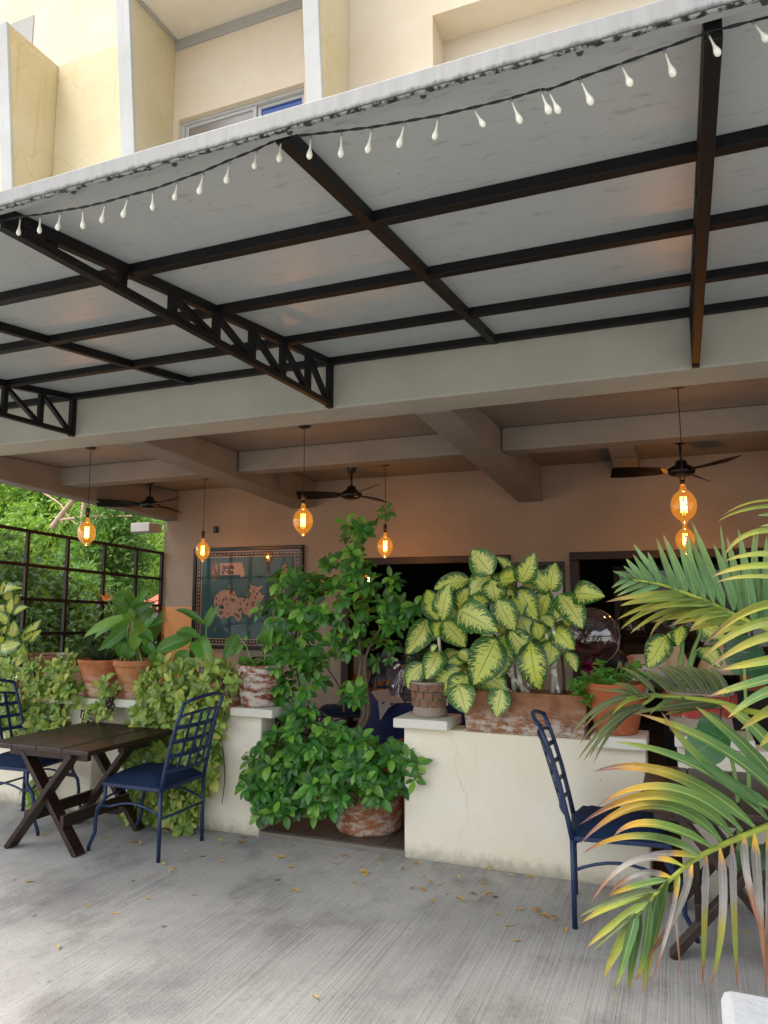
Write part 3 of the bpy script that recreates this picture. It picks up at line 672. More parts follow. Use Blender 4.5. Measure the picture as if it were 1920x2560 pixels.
# ------------------------------------------------------------------ wooden tables with crossed legs
def make_table(label):
    t = thing('wooden_table', label, 'table', group='dark wooden trestle tables')
    H, A, B = .68, .425, .44
    nb = 4; bw = 2*A/nb
    for i in range(nb):      # boards run along Y, ends towards the viewer
        MB().box((-A+bw*i+.001, -B, H-.032+.001*(i%2)), (-A+bw*(i+1)-.001, B, H+.0012*(i%3))).build('board', 'wood', t, bevel=.006)
    for y in (-.30, .26):
        MB().box((-A+.06, y-.018, H-.095), (A-.12, y+.018, H-.034)).build('batten', 'wood', t, bevel=.004)
        for s in (-1, 1):
            yy = y+s*.020+.0
            MB().bar((-.24*s-.035, yy, H-.05), (.275*s-.035, yy, 0.0), .036, .085, (0,1,0)).build('leg', 'wood', t, bevel=.005)
    for s in (-1, 1): MB().bar((.155*s-.035, -.32, .20), (.155*s-.035, .28, .20), .032, .075).build('stretcher', 'wood', t, bevel=.004)
    MB().box((A-.11, -.06, H-.085), (A-.06, .20, H-.034)).build('side_batten', 'wood', t, bevel=.004)
    return t
tb = make_table('dark wooden trestle table between two navy chairs'); tb.location = (-3.85, 4.025, 0)
dup(tb, (.19, 4.08, 0), 0, 'dark wooden trestle table behind the palm fronds')

# ------------------------------------------------------------------ ceiling fans
def make_fan(label, loc, rz):
    t = thing('ceiling_fan', label, 'ceiling fan', loc, rz, 'black ceiling fans')
    MB().lathe([(.055,0),(.06,-.02),(.045,-.085),(.03,-.10)][::-1], 24).build('mount', 'black', t, smooth=True)
    MB().tube([(0,0,-.08),(0,0,-.30)], .012, 10).build('rod', 'black', t, smooth=True)
    MB().lathe([(.02,-.245),(.05,-.26),(.058,-.295),(.10,-.315),(.125,-.345),(.118,-.378),(.08,-.40),(.02,-.405)][::-1], 28).build('motor', 'black', t, smooth=True)
    for k in range(3):
        a = k*2*math.pi/3; c, s = math.cos(a), math.sin(a)
        b = MB(); P = []
        for r, w in ((.08,.026),(.15,.036),(.20,.065),(.42,.075),(.64,.08)):
            for q in (-1, 1):
                x, y, z = r, q*w, -.352+q*.034*min(1, r/.3); P.append((x*c-y*s, x*s+y*c, z))
        b.add(P, [(2*i,2*i+1,2*i+3,2*i+2) for i in range(4)])
        o = b.build('blade', 'black', t); so = o.modifiers.new('solid', 'SOLIDIFY'); so.thickness = .006
    return t
fz = ZC-.001
make_fan('black three blade ceiling fan nearest the trees at left', (-6.25, 7.40, fz), R(216))
make_fan('black three blade ceiling fan above the centre shrub', (-3.50, 7.58, fz), R(196))
make_fan('black three blade ceiling fan above the palm fronds', (.04, 7.34, fz), R(192))

# ------------------------------------------------------------------ pendant lamps with filament bulbs
BG = [(.018,.075),(.020,.045),(.027,.030),(.048,.014),(.070,-.010),(.084,-.042),(.089,-.075),(.086,-.110),(.075,-.142),(.056,-.168),(.034,-.186),(.024,-.193),(.022,-.210),(.006,-.215)][::-1]
def pendant(label, x, y, zc, watt=5, sc=1.0, mount=True, ztop=ZC-.001, fil=1):
    t = thing('pendant_lamp', label, 'pendant lamp', (x, y, zc), 0, 'amber filament pendant lamps'); top = ztop-zc
    MB().tube([(0,0,.17),(0.004,0,top*.5),(0,0,top-.02)], .0035, 6).build('wire', 'cord', t)
    MB().lathe([(.045,top-.018),(.05,top)], 20).build('ceiling_rose', 'door_wood', t, smooth=False)
    MB().lathe([(.02,.105),(.021,.155),(.012,.175)], 16).build('socket', 'door_wood', t, smooth=True)
    MB().lathe([(.017,.072),(.017,.106)], 16).build('screw_cap', 'black', t, smooth=True)
    g = MB().lathe([(r*sc, z*sc+.105*(1-sc)) for r, z in BG], 28).build('bulb', 'amber', t, smooth=True)
    f = MB()
    for k in range(6):
        a = k*math.pi/3; r = .019; f.tube([(r*math.cos(a), r*math.sin(a), -.018), (r*math.cos(a), r*math.sin(a), -.068)], .0022, 6); f.tube([(r*math.cos(a), r*math.sin(a), -.078), (r*math.cos(a), r*math.sin(a), -.130)], .0022, 6)
    f.build('filament', 'filament', g)
    s = MB().tube([(0,0,.06),(0,0,-.03)], .006, 8); s.tube([(0,0,-.070),(0,0,-.076)], .018, 8); s.build('filament_stem', 'clear', g)
    ld = bpy.data.lights.new('lamp_light', 'POINT'); ld.energy = watt; ld.color = (1.0, .52, .18); ld.shadow_soft_size = .010
    lo = bpy.data.objects.new('lamp_light', ld); COL.objects.link(lo); lo.parent = t; lo.location = (0, 0, -.073)
    return t
zz = .075
pendant('glowing bulb lamp hanging in front of the trees at left', -5.58, 5.68, 2.29+zz)
pendant('glowing bulb lamp beside the framed map', -5.62, 7.68, 2.235+zz)
pendant('glowing bulb lamp above the centre, in front of the middle beam', -3.10, 5.69, 2.31+zz)
pendant('glowing bulb lamp above the left doorway', -3.12, 7.68, 2.22+zz)
pendant('upper of two glowing bulb lamps in line, above the palm', .034, 5.62, 2.285+zz)
pendant('lower of two glowing bulb lamps in line, above the palm', .045, 7.62, 2.19+zz)
# small amber lamp deep inside the doorway
lp = at(921, 1440, 9.6)
t = thing('hanging_lantern', 'small amber lantern glowing inside the dark doorway', 'lantern', lp)
MB().tube([(0,0,.06),(0,0,2.9-lp.z)], .004, 6).build('wire', 'cord', t)
MB().lathe([(.02,.06),(.05,.03),(.055,-.02),(.04,-.03)][::-1], 16).build('shade', 'amber', t, smooth=True)
MB().lathe([(.002,-.10),(.022,-.085),(.026,-.06),(.015,-.03)], 12).build('bulb', 'filament', t, smooth=True)

# ------------------------------------------------------------------ framed map, poster and wall box
def text_mesh(s, size, loc, name, mat, parent, width=None):
    c = bpy.data.curves.new(name, 'FONT'); c.body = s; c.size = size; c.extrude = .0006; c.offset = size*.03
    o = bpy.data.objects.new(name, c); COL.objects.link(o); bpy.context.view_layer.update()
    me = bpy.data.meshes.new_from_object(o); bpy.data.objects.remove(o)
    w = max(v.co.x for v in me.vertices)-min(v.co.x for v in me.vertices); k = width/w if width else 1
    for v in me.vertices: v.co = V((v.co.x*k, -v.co.z, v.co.y))
    me.materials.clear(); me.materials.append(MAT[mat]); p = link(name, me, parent); p.location = V(loc)-V(parent['_w']); return p
MAT['teal'] = simple('teal_print', '#2f6066', '#35686c', 3, .6)
MAT['peach'] = simple('peach_print', '#cfa38a', '#d8b098', 6, .6)
MAT['border'] = simple('dark_border_print', '#3a3330', '#443a35', 6, .6)
MAT['ink'] = simple('black_ink', '#141414', None, 6, .6)
MAT['olive'] = simple('olive_print', '#7d7a5c', '#5f6450', 6, .6)
MAT['wine'] = simple('wine_print', '#a8433f', '#b9524a', 6, .6)
m0, m1, mz0, mz1 = -6.34, -4.60, .955, 2.33
mp = thing('framed_map', 'large black framed teal island map hanging on the back wall', 'framed map', ((m0+m1)/2, YB, mz0), world=True)
MB().box((m0+.02, YB-.022, mz0+.02), (m1-.02, YB-.012, mz1-.02)).build('map_sheet', 'teal', mp)
fr = MB(); bw_ = .05
fr.box((m0, YB-.05, mz1-bw_), (m1, YB-.003, mz1)); fr.box((m0, YB-.05, mz0), (m1, YB-.003, mz0+bw_)); fr.box((m0, YB-.05, mz0+bw_+.001), (m0+bw_, YB-.003, mz1-bw_-.001)); fr.box((m1-bw_, YB-.05, mz0+bw_+.001), (m1, YB-.003, mz1-bw_-.001))
fr.build('frame', 'black', mp, bevel=.008)
fy = YB-.0235
def band(ins, wd, mat, nm, dy=0):
    a, b, c, d = m0+ins, m1-ins, mz0+ins, mz1-ins; f = MB()
    f.box((a, fy-dy, d-wd), (b, fy-dy+.001, d)); f.box((a, fy-dy, c), (b, fy-dy+.001, c+wd)); f.box((a, fy-dy, c+wd), (a+wd, fy-dy+.001, d-wd)); f.box((b-wd, fy-dy, c+wd), (b, fy-dy+.001, d-wd)); f.build(nm, mat, mp)
band(.052, .012, 'peach', 'border_line'); band(.064, .060, 'border', 'border_band'); band(.125, .012, 'peach', 'border_line')
dots = MB(); k = 0
x = m0+.09
while x < m1-.09:
    for z in (mz0+.094, mz1-.094): dots.box((x, fy-.0025, z-.010), (x+(.022 if k%3 else .03), fy-.0015, z+.008))
    x += .05; k += 1
z = mz0+.13
while z < mz1-.13:
    for x in (m0+.094, m1-.094): dots.box((x-.009, fy-.0025, z), (x+.009, fy-.0015, z+.024))
    z += .05
dots.build('border_pattern', 'peach', mp)
# island and inset outlines given as fractions of the sheet (u right, v down)
def uvp(u, v, dy=.0018): return (m0+(m1-m0)*u, fy-dy, mz1-(mz1-mz0)*v)
isl = [(.20,.55),(.21,.49),(.24,.455),(.27,.43),(.31,.425),(.34,.43),(.355,.41),(.375,.43),(.395,.435),(.40,.47),(.42,.50),(.45,.505),(.48,.50),(.49,.465),(.50,.48),(.52,.47),(.525,.42),(.54,.40),(.52,.36),(.525,.355),(.55,.385),(.58,.39),(.60,.40),(.635,.385),(.645,.40),(.62,.42),(.61,.44),(.64,.47),(.66,.48),(.65,.52),(.62,.55),(.60,.60),(.60,.635),(.60,.69),(.59,.69),(.585,.63),(.565,.62),(.55,.66),(.54,.695),(.52,.69),(.51,.665),(.485,.66),(.47,.63),(.455,.66),(.46,.70),(.44,.735),(.41,.71),(.39,.685),(.36,.68),(.33,.705),(.29,.69),(.28,.705),(.285,.725),(.27,.715),(.26,.69),(.235,.68),(.225,.65),(.24,.63),(.21,.60)]
MB().poly([uvp(u, v) for u, v in isl], .001).build('island', 'peach', mp)
isr = [(.74,.385),(.78,.34),(.80,.29),(.81,.22),(.835,.165),(.855,.20),(.86,.24),(.885,.26),(.88,.30),(.86,.33),(.85,.40),(.83,.47),(.84,.55),(.86,.62),(.85,.70),(.82,.74),(.77,.73),(.74,.66),(.735,.58),(.75,.52),(.735,.47),(.75,.42)]
MB().poly([uvp(u, v) for u, v in isr], .001).build('island', 'peach', mp)
ban = [(.245,.155),(.455,.155),(.485,.275),(.25,.275)]
MB().poly([uvp(u, v) for u, v in ban], .001).build('banner', 'peach', mp)
MB().poly([uvp(u, v) for u, v in [(.44,.276),(.482,.276),(.465,.30),(.44,.30)]], .001).build('banner_curl', 'peach', mp)
cr_ = [(.165,.14),(.20,.125),(.235,.14),(.24,.20),(.235,.30),(.205,.345),(.17,.32),(.16,.24)]
MB().poly([uvp(u, v) for u, v in cr_], .001).build('crest', 'olive', mp)
MB().poly([uvp(u, v, .003) for u, v in [(.18,.17),(.225,.17),(.225,.27),(.18,.27)]], .001).build('crest', 'peach', mp)
MB().poly([uvp(u, v, .0042) for u, v in [(.18,.17),(.20,.17),(.228,.27),(.21,.31),(.195,.28)]], .001).build('crest_stripe', 'wine', mp)
text_mesh('isola', .085, uvp(.275, .215, .0022), 'lettering', 'ink', mp, .185); text_mesh("d'elba", .085, uvp(.265, .265, .0022), 'lettering', 'ink', mp, .20)
rp = random.Random(5); sp = MB(); sp2 = MB(); sp3 = MB(); sp4 = MB()
def inside(poly, u, v):
    c = False; j = len(poly)-1
    for i in range(len(poly)):
        (a, b), (d, e) = poly[i], poly[j]
        if (b > v) != (e > v) and u < (d-a)*(v-b)/(e-b)+a: c = not c
        j = i
    return c
for k in range(420):
    u, v = rp.uniform(.18, .9), rp.uniform(.15, .75)
    ins = inside(isl, u, v) or inside(isr, u, v)
    if ins and not (inside(isl, u+.02, v+.012) or inside(isr, u+.02, v+.012)): continue
    w_, h_ = rp.uniform(.006, .03), rp.uniform(.004, .007)
    if ins:
        q = rp.random()
        if q < .5: sp.poly([uvp(u, v, .0032), uvp(u+w_, v, .0032), uvp(u+w_, v+h_*.6, .0032), uvp(u, v+h_*.6, .0032)], .001)
        elif q < .85: sp2.poly([uvp(u+.012*math.cos(a)*rp.uniform(.5,1.3), v+.02*math.sin(a)*rp.uniform(.5,1.3), .0032) for a in [i*.785 for i in range(8)]], .001)
        else: sp3.poly([uvp(u+.008*math.cos(a), v+.014*math.sin(a), .0033) for a in [i*1.05 for i in range(6)]], .001)
    elif rp.random() < .35 and not inside(ban, u, v) and not inside(cr_, u, v): sp.poly([uvp(u, v, .0016), uvp(u+w_*1.4, v, .0016), uvp(u+w_*1.4, v+h_*.6, .0016), uvp(u, v+h_*.6, .0016)], .001)
for (u, v, s) in ((.68,.235,.05),(.335,.36,.04),(.53,.76,.035),(.30,.80,.02),(.46,.79,.02),(.21,.79,.03),(.48,.41,.02)):
    sp4.poly([uvp(u, v+s*.9), uvp(u+s*.28, v+s*.9), uvp(u+s*.3, v)], .001); sp4.poly([uvp(u-s*.1, v+s*1.0, .002), uvp(u+s*.4, v+s*1.0, .002), uvp(u+s*.3, v+s*1.2, .002), uvp(u, v+s*1.2, .002)], .001)
sp.build('small_print', 'ink', mp, kind='stuff'); sp2.build('drawn_trees', 'olive', mp, kind='stuff'); sp3.build('drawn_fruit', 'wine', mp, kind='stuff'); sp4.build('drawn_boats', 'peach', mp, kind='stuff')
MB().box((m0+.051, YB-.0325, mz0+.051), (m1-.051, YB-.031, mz1-.051)).build('glass', 'frameglass', mp)

p0, p1 = at(1287, 1406, YB), at(1415, 1500, YB)
po = thing('framed_poster', 'small dark framed poster on the wall between the two doorways', 'poster', (p0.x, YB, p1.z), world=True)
pz0 = p0.z-.72
MB().box((p0.x, YB-.03, pz0), (p1.x, YB-.003, p0.z)).build('frame', 'black', po, bevel=.004)
MB().box((p0.x+.03, YB-.033, pz0+.03), (p1.x-.03, YB-.031, p0.z-.03)).build('print', 'house_wall', po)
MB().box((p0.x+.03, YB-.0355, p0.z-.12), (p1.x-.03, YB-.034, p0.z-.031)).build('print_band', 'ink', po)
text_mesh('ITA', .07, (p0.x+.20, YB-.0365, p0.z-.20), 'lettering', 'ink', po, .12)
bx = at(542, 1325, YB)
MB().box((-.03,-.05,-.045), (.03,-.002,.045)).build('wall_speaker', 'black', None, bevel=.01).location = (bx.x, bx.y, bx.z)
tag(bpy.data.objects['wall_speaker'], 'small black wall box above the framed map', 'wall box')
# ------------------------------------------------------------------ pots and planters
def pot(name, label, x, y, z, prof, mat, soil_z, soil_r, cat='pot', wob=.006, n=40):
    t = thing(name, label, cat, (x, y, z))
    inner = [(prof[-1][0]-.018, prof[-1][1]), (soil_r, soil_z)]
    b = MB().lathe(prof+inner, n, wob=wob); b.build('pot_body', mat, t, smooth=False, bevel=.004)
    MB().lathe([(soil_r*.98, soil_z-.01), (soil_r*.7, soil_z+.008), (.01, soil_z+.012)], 20).build('soil', 'soil', t, smooth=True)
    return t
CZ = .86
pot('terracotta_pot', 'ribbed terracotta pot with pale salt stains, left one of two', -4.30, 4.62, .857, [(.125,0),(.135,.02),(.14,.08),(.145,.085),(.146,.10),(.150,.105),(.152,.12),(.158,.125),(.16,.15),(.185,.25),(.192,.262),(.192,.285)], 'terra', .26, .165)
pot('terracotta_pot', 'terracotta pot with grey mossy foot holding long leaved plant', -3.93, 4.60, .865, [(.125,0),(.13,.05),(.135,.06),(.15,.14),(.175,.23),(.188,.245),(.188,.285)], 'terra_b', .26, .16)
pot('whitewashed_pot', 'whitewashed reddish pot on the wall end left of shrub', -2.835, 4.60, .862, [(.13,0),(.135,.01),(.150,.10),(.158,.2),(.165,.262),(.168,.27),(.166,.285)], 'glazed', .25, .145)
pot('clay_pot', 'brown clay pot half hidden under vines beside whitewashed pot', -3.12, 4.60, .80, [(.11,0),(.13,.06),(.14,.16),(.14,.22)], 'terra_floor', .2, .11)
pot('clay_bowl', 'shallow dark red clay bowl behind the vines at left', -5.35, 5.05, .98, [(.10,0),(.16,.03),(.20,.09),(.22,.11),(.22,.14)], 'terra_floor', .12, .19)
fp = pot('floor_pot', 'big round terracotta pot on the floor holding the leafy shrub', -2.10, 4.86, FZ, [(.215,0),(.228,.02),(.232,.15),(.235,.28),(.24,.32),(.235,.35)], 'terra_floor', .30, .21)
pot('orange_pot', 'smooth orange terracotta pot with small leafy herb', -.40, 4.60, .832, [(.115,0),(.125,.03),(.155,.16),(.168,.24),(.176,.255),(.176,.29)], 'terra_orange', .26, .15)
pot('rear_pot', 'orange clay pot partly hidden behind the leafy shrub', -1.93, 5.35, FZ, [(.12,0),(.15,.2),(.17,.42),(.18,.45),(.18,.5)], 'terra_orange', .46, .15)
def brick_pot(label, x, y, z, r, h, rows, nb, mat, foot):
    t = thing('brick_pot', label, 'pot', (x, y, z))
    MB().lathe([(r,0),(r+.006,.02),(r-.004,foot),(r-.006,h*.7),(r+.012,h*.85),(r+.02,h),(r-.02,h),(r-.03,h-.03)], 40).build('pot_body', 'mortar', t, bevel=.003)
    MB().lathe([(r-.03, h-.045), (.01, h-.03)], 20).build('soil', 'soil', t, smooth=True)
    hh = (h-foot-.01)/rows
    for k in range(rows):
        rr = r+.002+(.016*(k/(rows-1))**2 if rows > 1 else 0); w = 2*math.pi*rr/nb-.009
        me = MB().box((-.006,-w/2,.004), (.006,w/2,hh-.004)).mesh('brick', mat)
        for j in range(nb):
            o = link('brick', me, t); a = (j+.5*(k%2))*2*math.pi/nb; o.location = (rr*math.cos(a), rr*math.sin(a), foot+k*hh); o.rotation_euler = (0, 0, a)
            b = o.modifiers.new('bevel', 'BEVEL'); b.width = .003; b.segments = 1
brick_pot('brown brick patterned pot at the corner of the right wall', -1.555, 4.60, .862, .108, .22, 3, 12, 'brick_pot', .06)
brick_pot('red and white brick patterned pot behind the palm fronds', .06, 4.62, .862, .165, .23, 2, 10, 'brick_red', .09)
# long trough
tr_ = thing('trough_planter', 'long weathered clay trough planter on the right wall', 'planter', (-.93, 4.60, .80))
a, b, h = .385, .115, .245
tm_ = MB().hexa([(-a+.03,-b+.015,.0),(a-.03,-b+.015,.0),(a-.03,b-.015,.0),(-a+.03,b-.015,.0),(-a,-b,h),(a,-b,h),(a,b,h),(-a,b,h)])
tm_.f.pop(1)      # open top
tm_.build('trough_body', 'trough', tr_, bevel=.012).modifiers.new('solid', 'SOLIDIFY').thickness = .022
MB().box((-a+.03, -b+.03, .18), (a-.03, b-.03, .205)).build('soil', 'soil', tr_)
MB().box((-a+.01, -b+.0, -.001), (a-.01, b, .012)).build('saucer', 'trough', tr_, bevel=.004)
# white block at the bottom right corner
wb_ = atz(1800, 2462, .40); wb2 = MB()
wb2.box((wb_.x, wb_.y-1.1, 0), (wb_.x+1.2, wb_.y+.0, .40)); o = wb2.build('white_block', 'block', None, off=V((wb_.x+.6, wb_.y-.5, 0)), bevel=.03); o.location = (wb_.x+.6, wb_.y-.5, 0)
tag(o, 'white rough plastered planter block at the bottom right corner', 'planter')

# ------------------------------------------------------------------ big variegated plant in the trough (leaves placed one by one)
def big_leaves(root, name, org, sc, lst, mat, Y, dY=.10, prof='ovate', fold=.10, seed=1, wave=.02, toward=.10):
    rr = random.Random(seed)
    for i, e in enumerate(lst):
        (x0, y0, x1, y1, w) = e[:5]; y = Y+rr.uniform(-dY, dY)+(e[5] if len(e) > 5 else 0)
        p0 = at(org[0]+x0/sc, org[1]+y0/sc, y); p1 = at(org[0]+x1/sc, org[1]+y1/sc, y-rr.uniform(-.04, toward))
        W = w/sc/CAM_F*((p0-CAMP).dot(_f))*(1.55 if mat == 'dieff' else 1.4)
        nr = (CAMP-(p0+p1)/2).normalized()+V((rr.uniform(-.45,.45), 0, rr.uniform(.0,.5)))
        MB().leaf(p0, p1, W, nr, arch=rr.uniform(.04,.20), fold=fold*rr.uniform(.4,1.6), prof=prof, n=12, m=6, wave=wave, seed=rr.uniform(0,6)).build(name, mat, root, smooth=True)
DL = [(855,870,725,712,135),(845,865,712,1003,112),(1040,925,1132,728,105),(892,905,1035,900,120),(855,905,882,1055,112),(1228,978,1078,852,112,.05),(1240,982,1270,793,110),(712,905,478,965,98,.05),(500,1168,432,968,115),(530,1172,582,925,108),(640,1092,705,955,95,.06),(437,1163,298,1388,118,-.04),(527,1180,488,1278,92),(545,1175,684,1343,128),(708,1098,852,1008,105),(893,1035,1003,1235,128,-.03),(638,1100,895,1245,150,-.04),(715,1105,903,1188,85,-.06),(1035,965,1152,1170,118),(1222,978,1178,1155,115),(1290,1000,1443,1225,135,-.03),(1382,1000,1588,1015,118),(1022,1138,1112,1310,122),(1178,1138,1248,1220,84),(1262,1213,1393,1360,120),(1242,1228,1150,1315,92),(1240,1300,1215,1470,98),(880,1285,735,1588,178,-.08),(938,1262,888,1553,132,-.05),(968,1238,1102,1420,128,-.05),(1105,1308,1165,1625,142,-.07),(512,1372,428,1553,104,-.02),(410,1450,306,1610,102,-.02),(652,1478,483,1660,130,-.05),(695,1418,548,1472,66),(638,1370,702,1442,74),(700,1525,596,1690,122,-.07),(795,1518,952,1625,122,-.04),(700,1560,745,1690,80,-.05),(920,1612,884,1795,108,-.08),(640,1580,690,1772,132,-.08),(515,1555,485,1705,60,-.02),(1340,1370,1402,1505,66,.03),(605,1085,585,1170,70,.05),(925,955,1003,1035,95,.05),(1140,950,1045,965,66,.05),(1305,1080,1255,1165,66,.04),(1310,1165,1365,1205,64,.03),(500,1330,462,1375,36),(545,1398,520,1475,46,.04),(800,1560,760,1680,90,.02),(1130,1180,1160,1300,90,.06),(990,870,880,755,60,.06),(1010,1050,960,960,80,.08),(860,1230,800,1300,90,.06)]
dp_ = thing('dumb_cane_plant', 'large yellow and green variegated plant in the clay trough', 'potted plant', (-1.0, 4.60, 1.0), world=True)
big_leaves(dp_, 'leaf', (900,1100), 2.592, DL, 'dieff', 4.56, .07, seed=4)
rx_ = random.Random(31); EX = []
for (cx, cy) in ((850,890),(1020,980),(1235,985),(510,1170),(660,1090),(900,1250),(1110,1160),(1250,1220),(1180,1330),(960,1380),(640,1450),(830,1480),(560,1440),(1080,1080)):
    for k in range(3):
        a = rx_.uniform(0, 6.28); L = rx_.uniform(110, 190); EX.append((cx+rx_.uniform(-20,20), cy+rx_.uniform(-20,20), cx+L*math.cos(a), cy+L*.8*math.sin(a)+35, rx_.uniform(62,100), .10))
big_leaves(dp_, 'leaf', (900,1100), 2.592, EX, 'dieff', 4.60, .05, seed=8)
def zp(x, y, Y, org=(900,1100), sc=2.592): return at(org[0]+x/sc, org[1]+y/sc, Y)
def curve_tube(pts, r0, r1, n=10):
    P = [V(p) for p in pts]; out = []
    for i in range(len(P)-1):
        for k in range(4): 
            t = k/4; a = P[max(0,i-1)]; b = P[i]; c = P[i+1]; d = P[min(len(P)-1,i+2)]
            out.append(.5*((2*b)+(c-a)*t+(2*a-5*b+4*c-d)*t*t+(3*b-a-3*c+d)*t**3))
    out.append(P[-1]); N = len(out)
    return MB().tube(out, [r0+(r1-r0)*i/(N-1) for i in range(N)], n)
for pts in ([(1095,1640),(1010,1560),(960,1500),(935,1380),(900,1250)], [(1060,1640),(1030,1520),(1020,1390),(1000,1200)], [(1290,1640),(1262,1500),(1270,1380),(1260,1220)], [(1000,1640),(985,1480),(1000,1380),(870,1240)], [(560,1720),(540,1500),(515,1330),(505,1180)], [(1250,1640),(1245,1450),(1180,1150)], [(980,1640),(850,1500),(850,1200),(850,900)], [(1100,1600),(1060,1300),(1030,980)], [(1270,1400),(1250,1200),(1235,1000)], [(720,1680),(690,1540),(680,1500)]):
    curve_tube([zp(x, y, 4.60) for x, y in pts], .014, .009).build('cane', 'cane', dp_, smooth=True)
curve_tube([zp(x, y, 4.62) for x, y in [(1322,1640),(1318,1500),(1300,1350),(1285,1270)]], .010, .006).build('branch', 'bark_dark', dp_, smooth=True)

# variegated plant at the far left
LL = [(130,130,272,70,80),(112,372,142,200,95),(215,412,412,190,84),(250,402,412,290,84),(205,430,-10,490,112),(180,470,150,612,92),(60,250,25,330,70),(70,240,-20,120,90),(95,30,60,-140,80),(60,120,-30,60,80),(120,60,180,-60,80),(150,330,60,300,80),(200,430,280,640,60),(90,140,120,-30,70),(40,-60,230,-110,90),(20,420,-40,350,80),(20,-40,40,-190,70),(30,500,60,620,80),(-20,560,40,660,80)]
dl_ = thing('dumb_cane_plant', 'pale variegated plant standing behind the vines at far left', 'potted plant', at(35, 1660, 4.75), world=True)
big_leaves(dl_, 'leaf', (0,1500), 3.95, LL, 'dieff', 4.72, .07, seed=9)
for pts in ([(170,700),(160,560),(190,430),(120,250)], [(250,680),(265,560),(230,420)], [(60,700),(80,400),(90,100),(60,-100)], [(20,700),(10,500),(20,300)]):
    curve_tube([at(x/3.95, 1500+y/3.95, 4.72) for x, y in pts], .012, .007).build('cane', 'stem', dl_, smooth=True)
# variegated leaves at the right, behind the palm
LR = [(1000,1265,880,1480,120),(1100,1205,1075,1340,80),(1200,1190,1400,1290,105),(1225,1345,1350,1480,100),(1060,1280,1000,1260,60)]
dr_ = thing('dumb_cane_plant', 'dark variegated plant in the brick pot behind the palm', 'potted plant', (.06, 4.62, 1.05), world=True)
big_leaves(dr_, 'leaf', (1280,1100), 2.592, LR, 'dieff', 4.60, .06, seed=13)
for pts in ([(1090,1740),(1085,1450),(1100,1350),(1030,1250)], [(1100,1480),(1105,1300),(1110,1200)], [(1110,1600),(1170,1380),(1220,1250),(1210,1200)], [(1120,1600),(1180,1400),(1225,1345)]):
    curve_tube([zp(x, y, 4.61, (1280,1100)) for x, y in pts], .013, .007).build('cane', 'stem', dr_, smooth=True)

# ------------------------------------------------------------------ long leaved plants on the left wall
HL = [(1270,155,828,372,72),(1252,200,928,392,80),(1275,190,1058,502,92),(1252,285,965,502,82),(1245,300,1108,485,88),(1285,140,1202,-145,92),(1290,135,1465,-110,74),(1345,150,1442,505,112),(1468,355,1605,88,92),(1290,335,1402,365,100),(1180,545,1262,462,80),(1255,120,1105,25,80),(1240,150,1130,-90,70),(1180,30,1165,-60,70),(1300,200,1200,60,90),(1330,100,1540,20,80),(1380,200,1560,60,80),(1400,330,1520,420,90),(1230,420,1170,560,90),(1330,420,1260,600,80),(1290,280,1200,440,90),(1420,240,1640,210,70),(1300,30,1260,-130,60),(1420,430,1560,560,80),(1350,300,1300,520,90)]
hp = thing('heliconia_plant', 'tall green plant with long blades and an orange flower', 'potted plant', (-3.93, 4.60, 1.12), world=True)
big_leaves(hp, 'leaf', (0,1500), 3.95, HL, 'helic', 4.58, .09, prof='lance', fold=.14, seed=3, toward=.14)
rh = random.Random(2)
for k in range(13):
    x = 1170+rh.uniform(0,250); curve_tube([at(x/3.95, 1500+630/3.95, 4.60+rh.uniform(-.05,.05)), at((x+1290)/2/3.95, 1500+420/3.95, 4.58), at((1280+rh.uniform(-60,90))/3.95, 1500+rh.uniform(120,330)/3.95, 4.58)], .008, .005, 8).build('stem', 'stem_tan' if k%3 == 0 else 'stem', hp, smooth=True)
zf = lambda x, y: at(x/2.592, 1100+y/2.592, 4.52)
curve_tube([zf(755,1200), zf(725,1090), zf(690,1035)], .004, .003, 6).build('flower_stem', 'stem', hp, smooth=True)
for (x, y) in ((650,1010),(720,1025),(665,1040),(690,985),(735,1010)): MB().leaf(zf(688,1038), zf(x, y-8), .02, arch=.1, fold=.5, prof='lance', n=5, m=2).build('bract', 'bloom', hp, smooth=True)
ML = [(1240,1290,1000,1385,75),(1150,1238,1310,1290,60),(1290,1285,1385,1455,95),(1335,1205,1425,1072,48),(1335,1195,1372,1075,40),(1330,1200,1128,1105,36),(1215,1360,1140,1500,75),(1240,1370,1275,1300,40),(1230,1400,1300,1345,36),(1200,1440,1150,1510,60),(1010,1480,990,1330,40),(1015,1470,930,1430,36),(1010,1440,1070,1400,30)]
m2 = thing('ginger_plant', 'young broad bladed plant rising from the vines before the map', 'potted plant', at(475, 1665, 4.6), world=True)
big_leaves(m2, 'leaf', (0,1100), 2.592, ML, 'helic', 4.55, .05, prof='lance', fold=.14, seed=5)
for pts in ([(1340,1460),(1335,1300),(1338,1190)], [(1225,1480),(1230,1380),(1240,1280)], [(1010,1500),(1012,1420)]):
    curve_tube([zp(x, y, 4.56, (0,1100)) for x, y in pts], .007, .004, 8).build('stem', 'stem', m2, smooth=True)
PL = [(500,1262,412,1425,62),(540,1325,440,1398,38),(690,1325,700,1180,60),(700,1320,735,1200,40),(545,1290,570,1270,26)]
p3_ = thing('sapling_plant', 'sparse sapling with a few drooping blades in whitewashed pot', 'potted plant', (-2.835, 4.60, 1.12), world=True)
big_leaves(p3_, 'leaf', (400,1100), 2.592, PL, 'helic', 4.56, .03, prof='lance', fold=.2, seed=6)
for pts in ([(605,1460),(560,1340),(500,1262)], [(675,1460),(682,1390),(690,1325)]): curve_tube([zp(x, y, 4.57, (400,1100)) for x, y in pts], .006, .0035, 8).build('stem', 'stem', p3_, smooth=True)
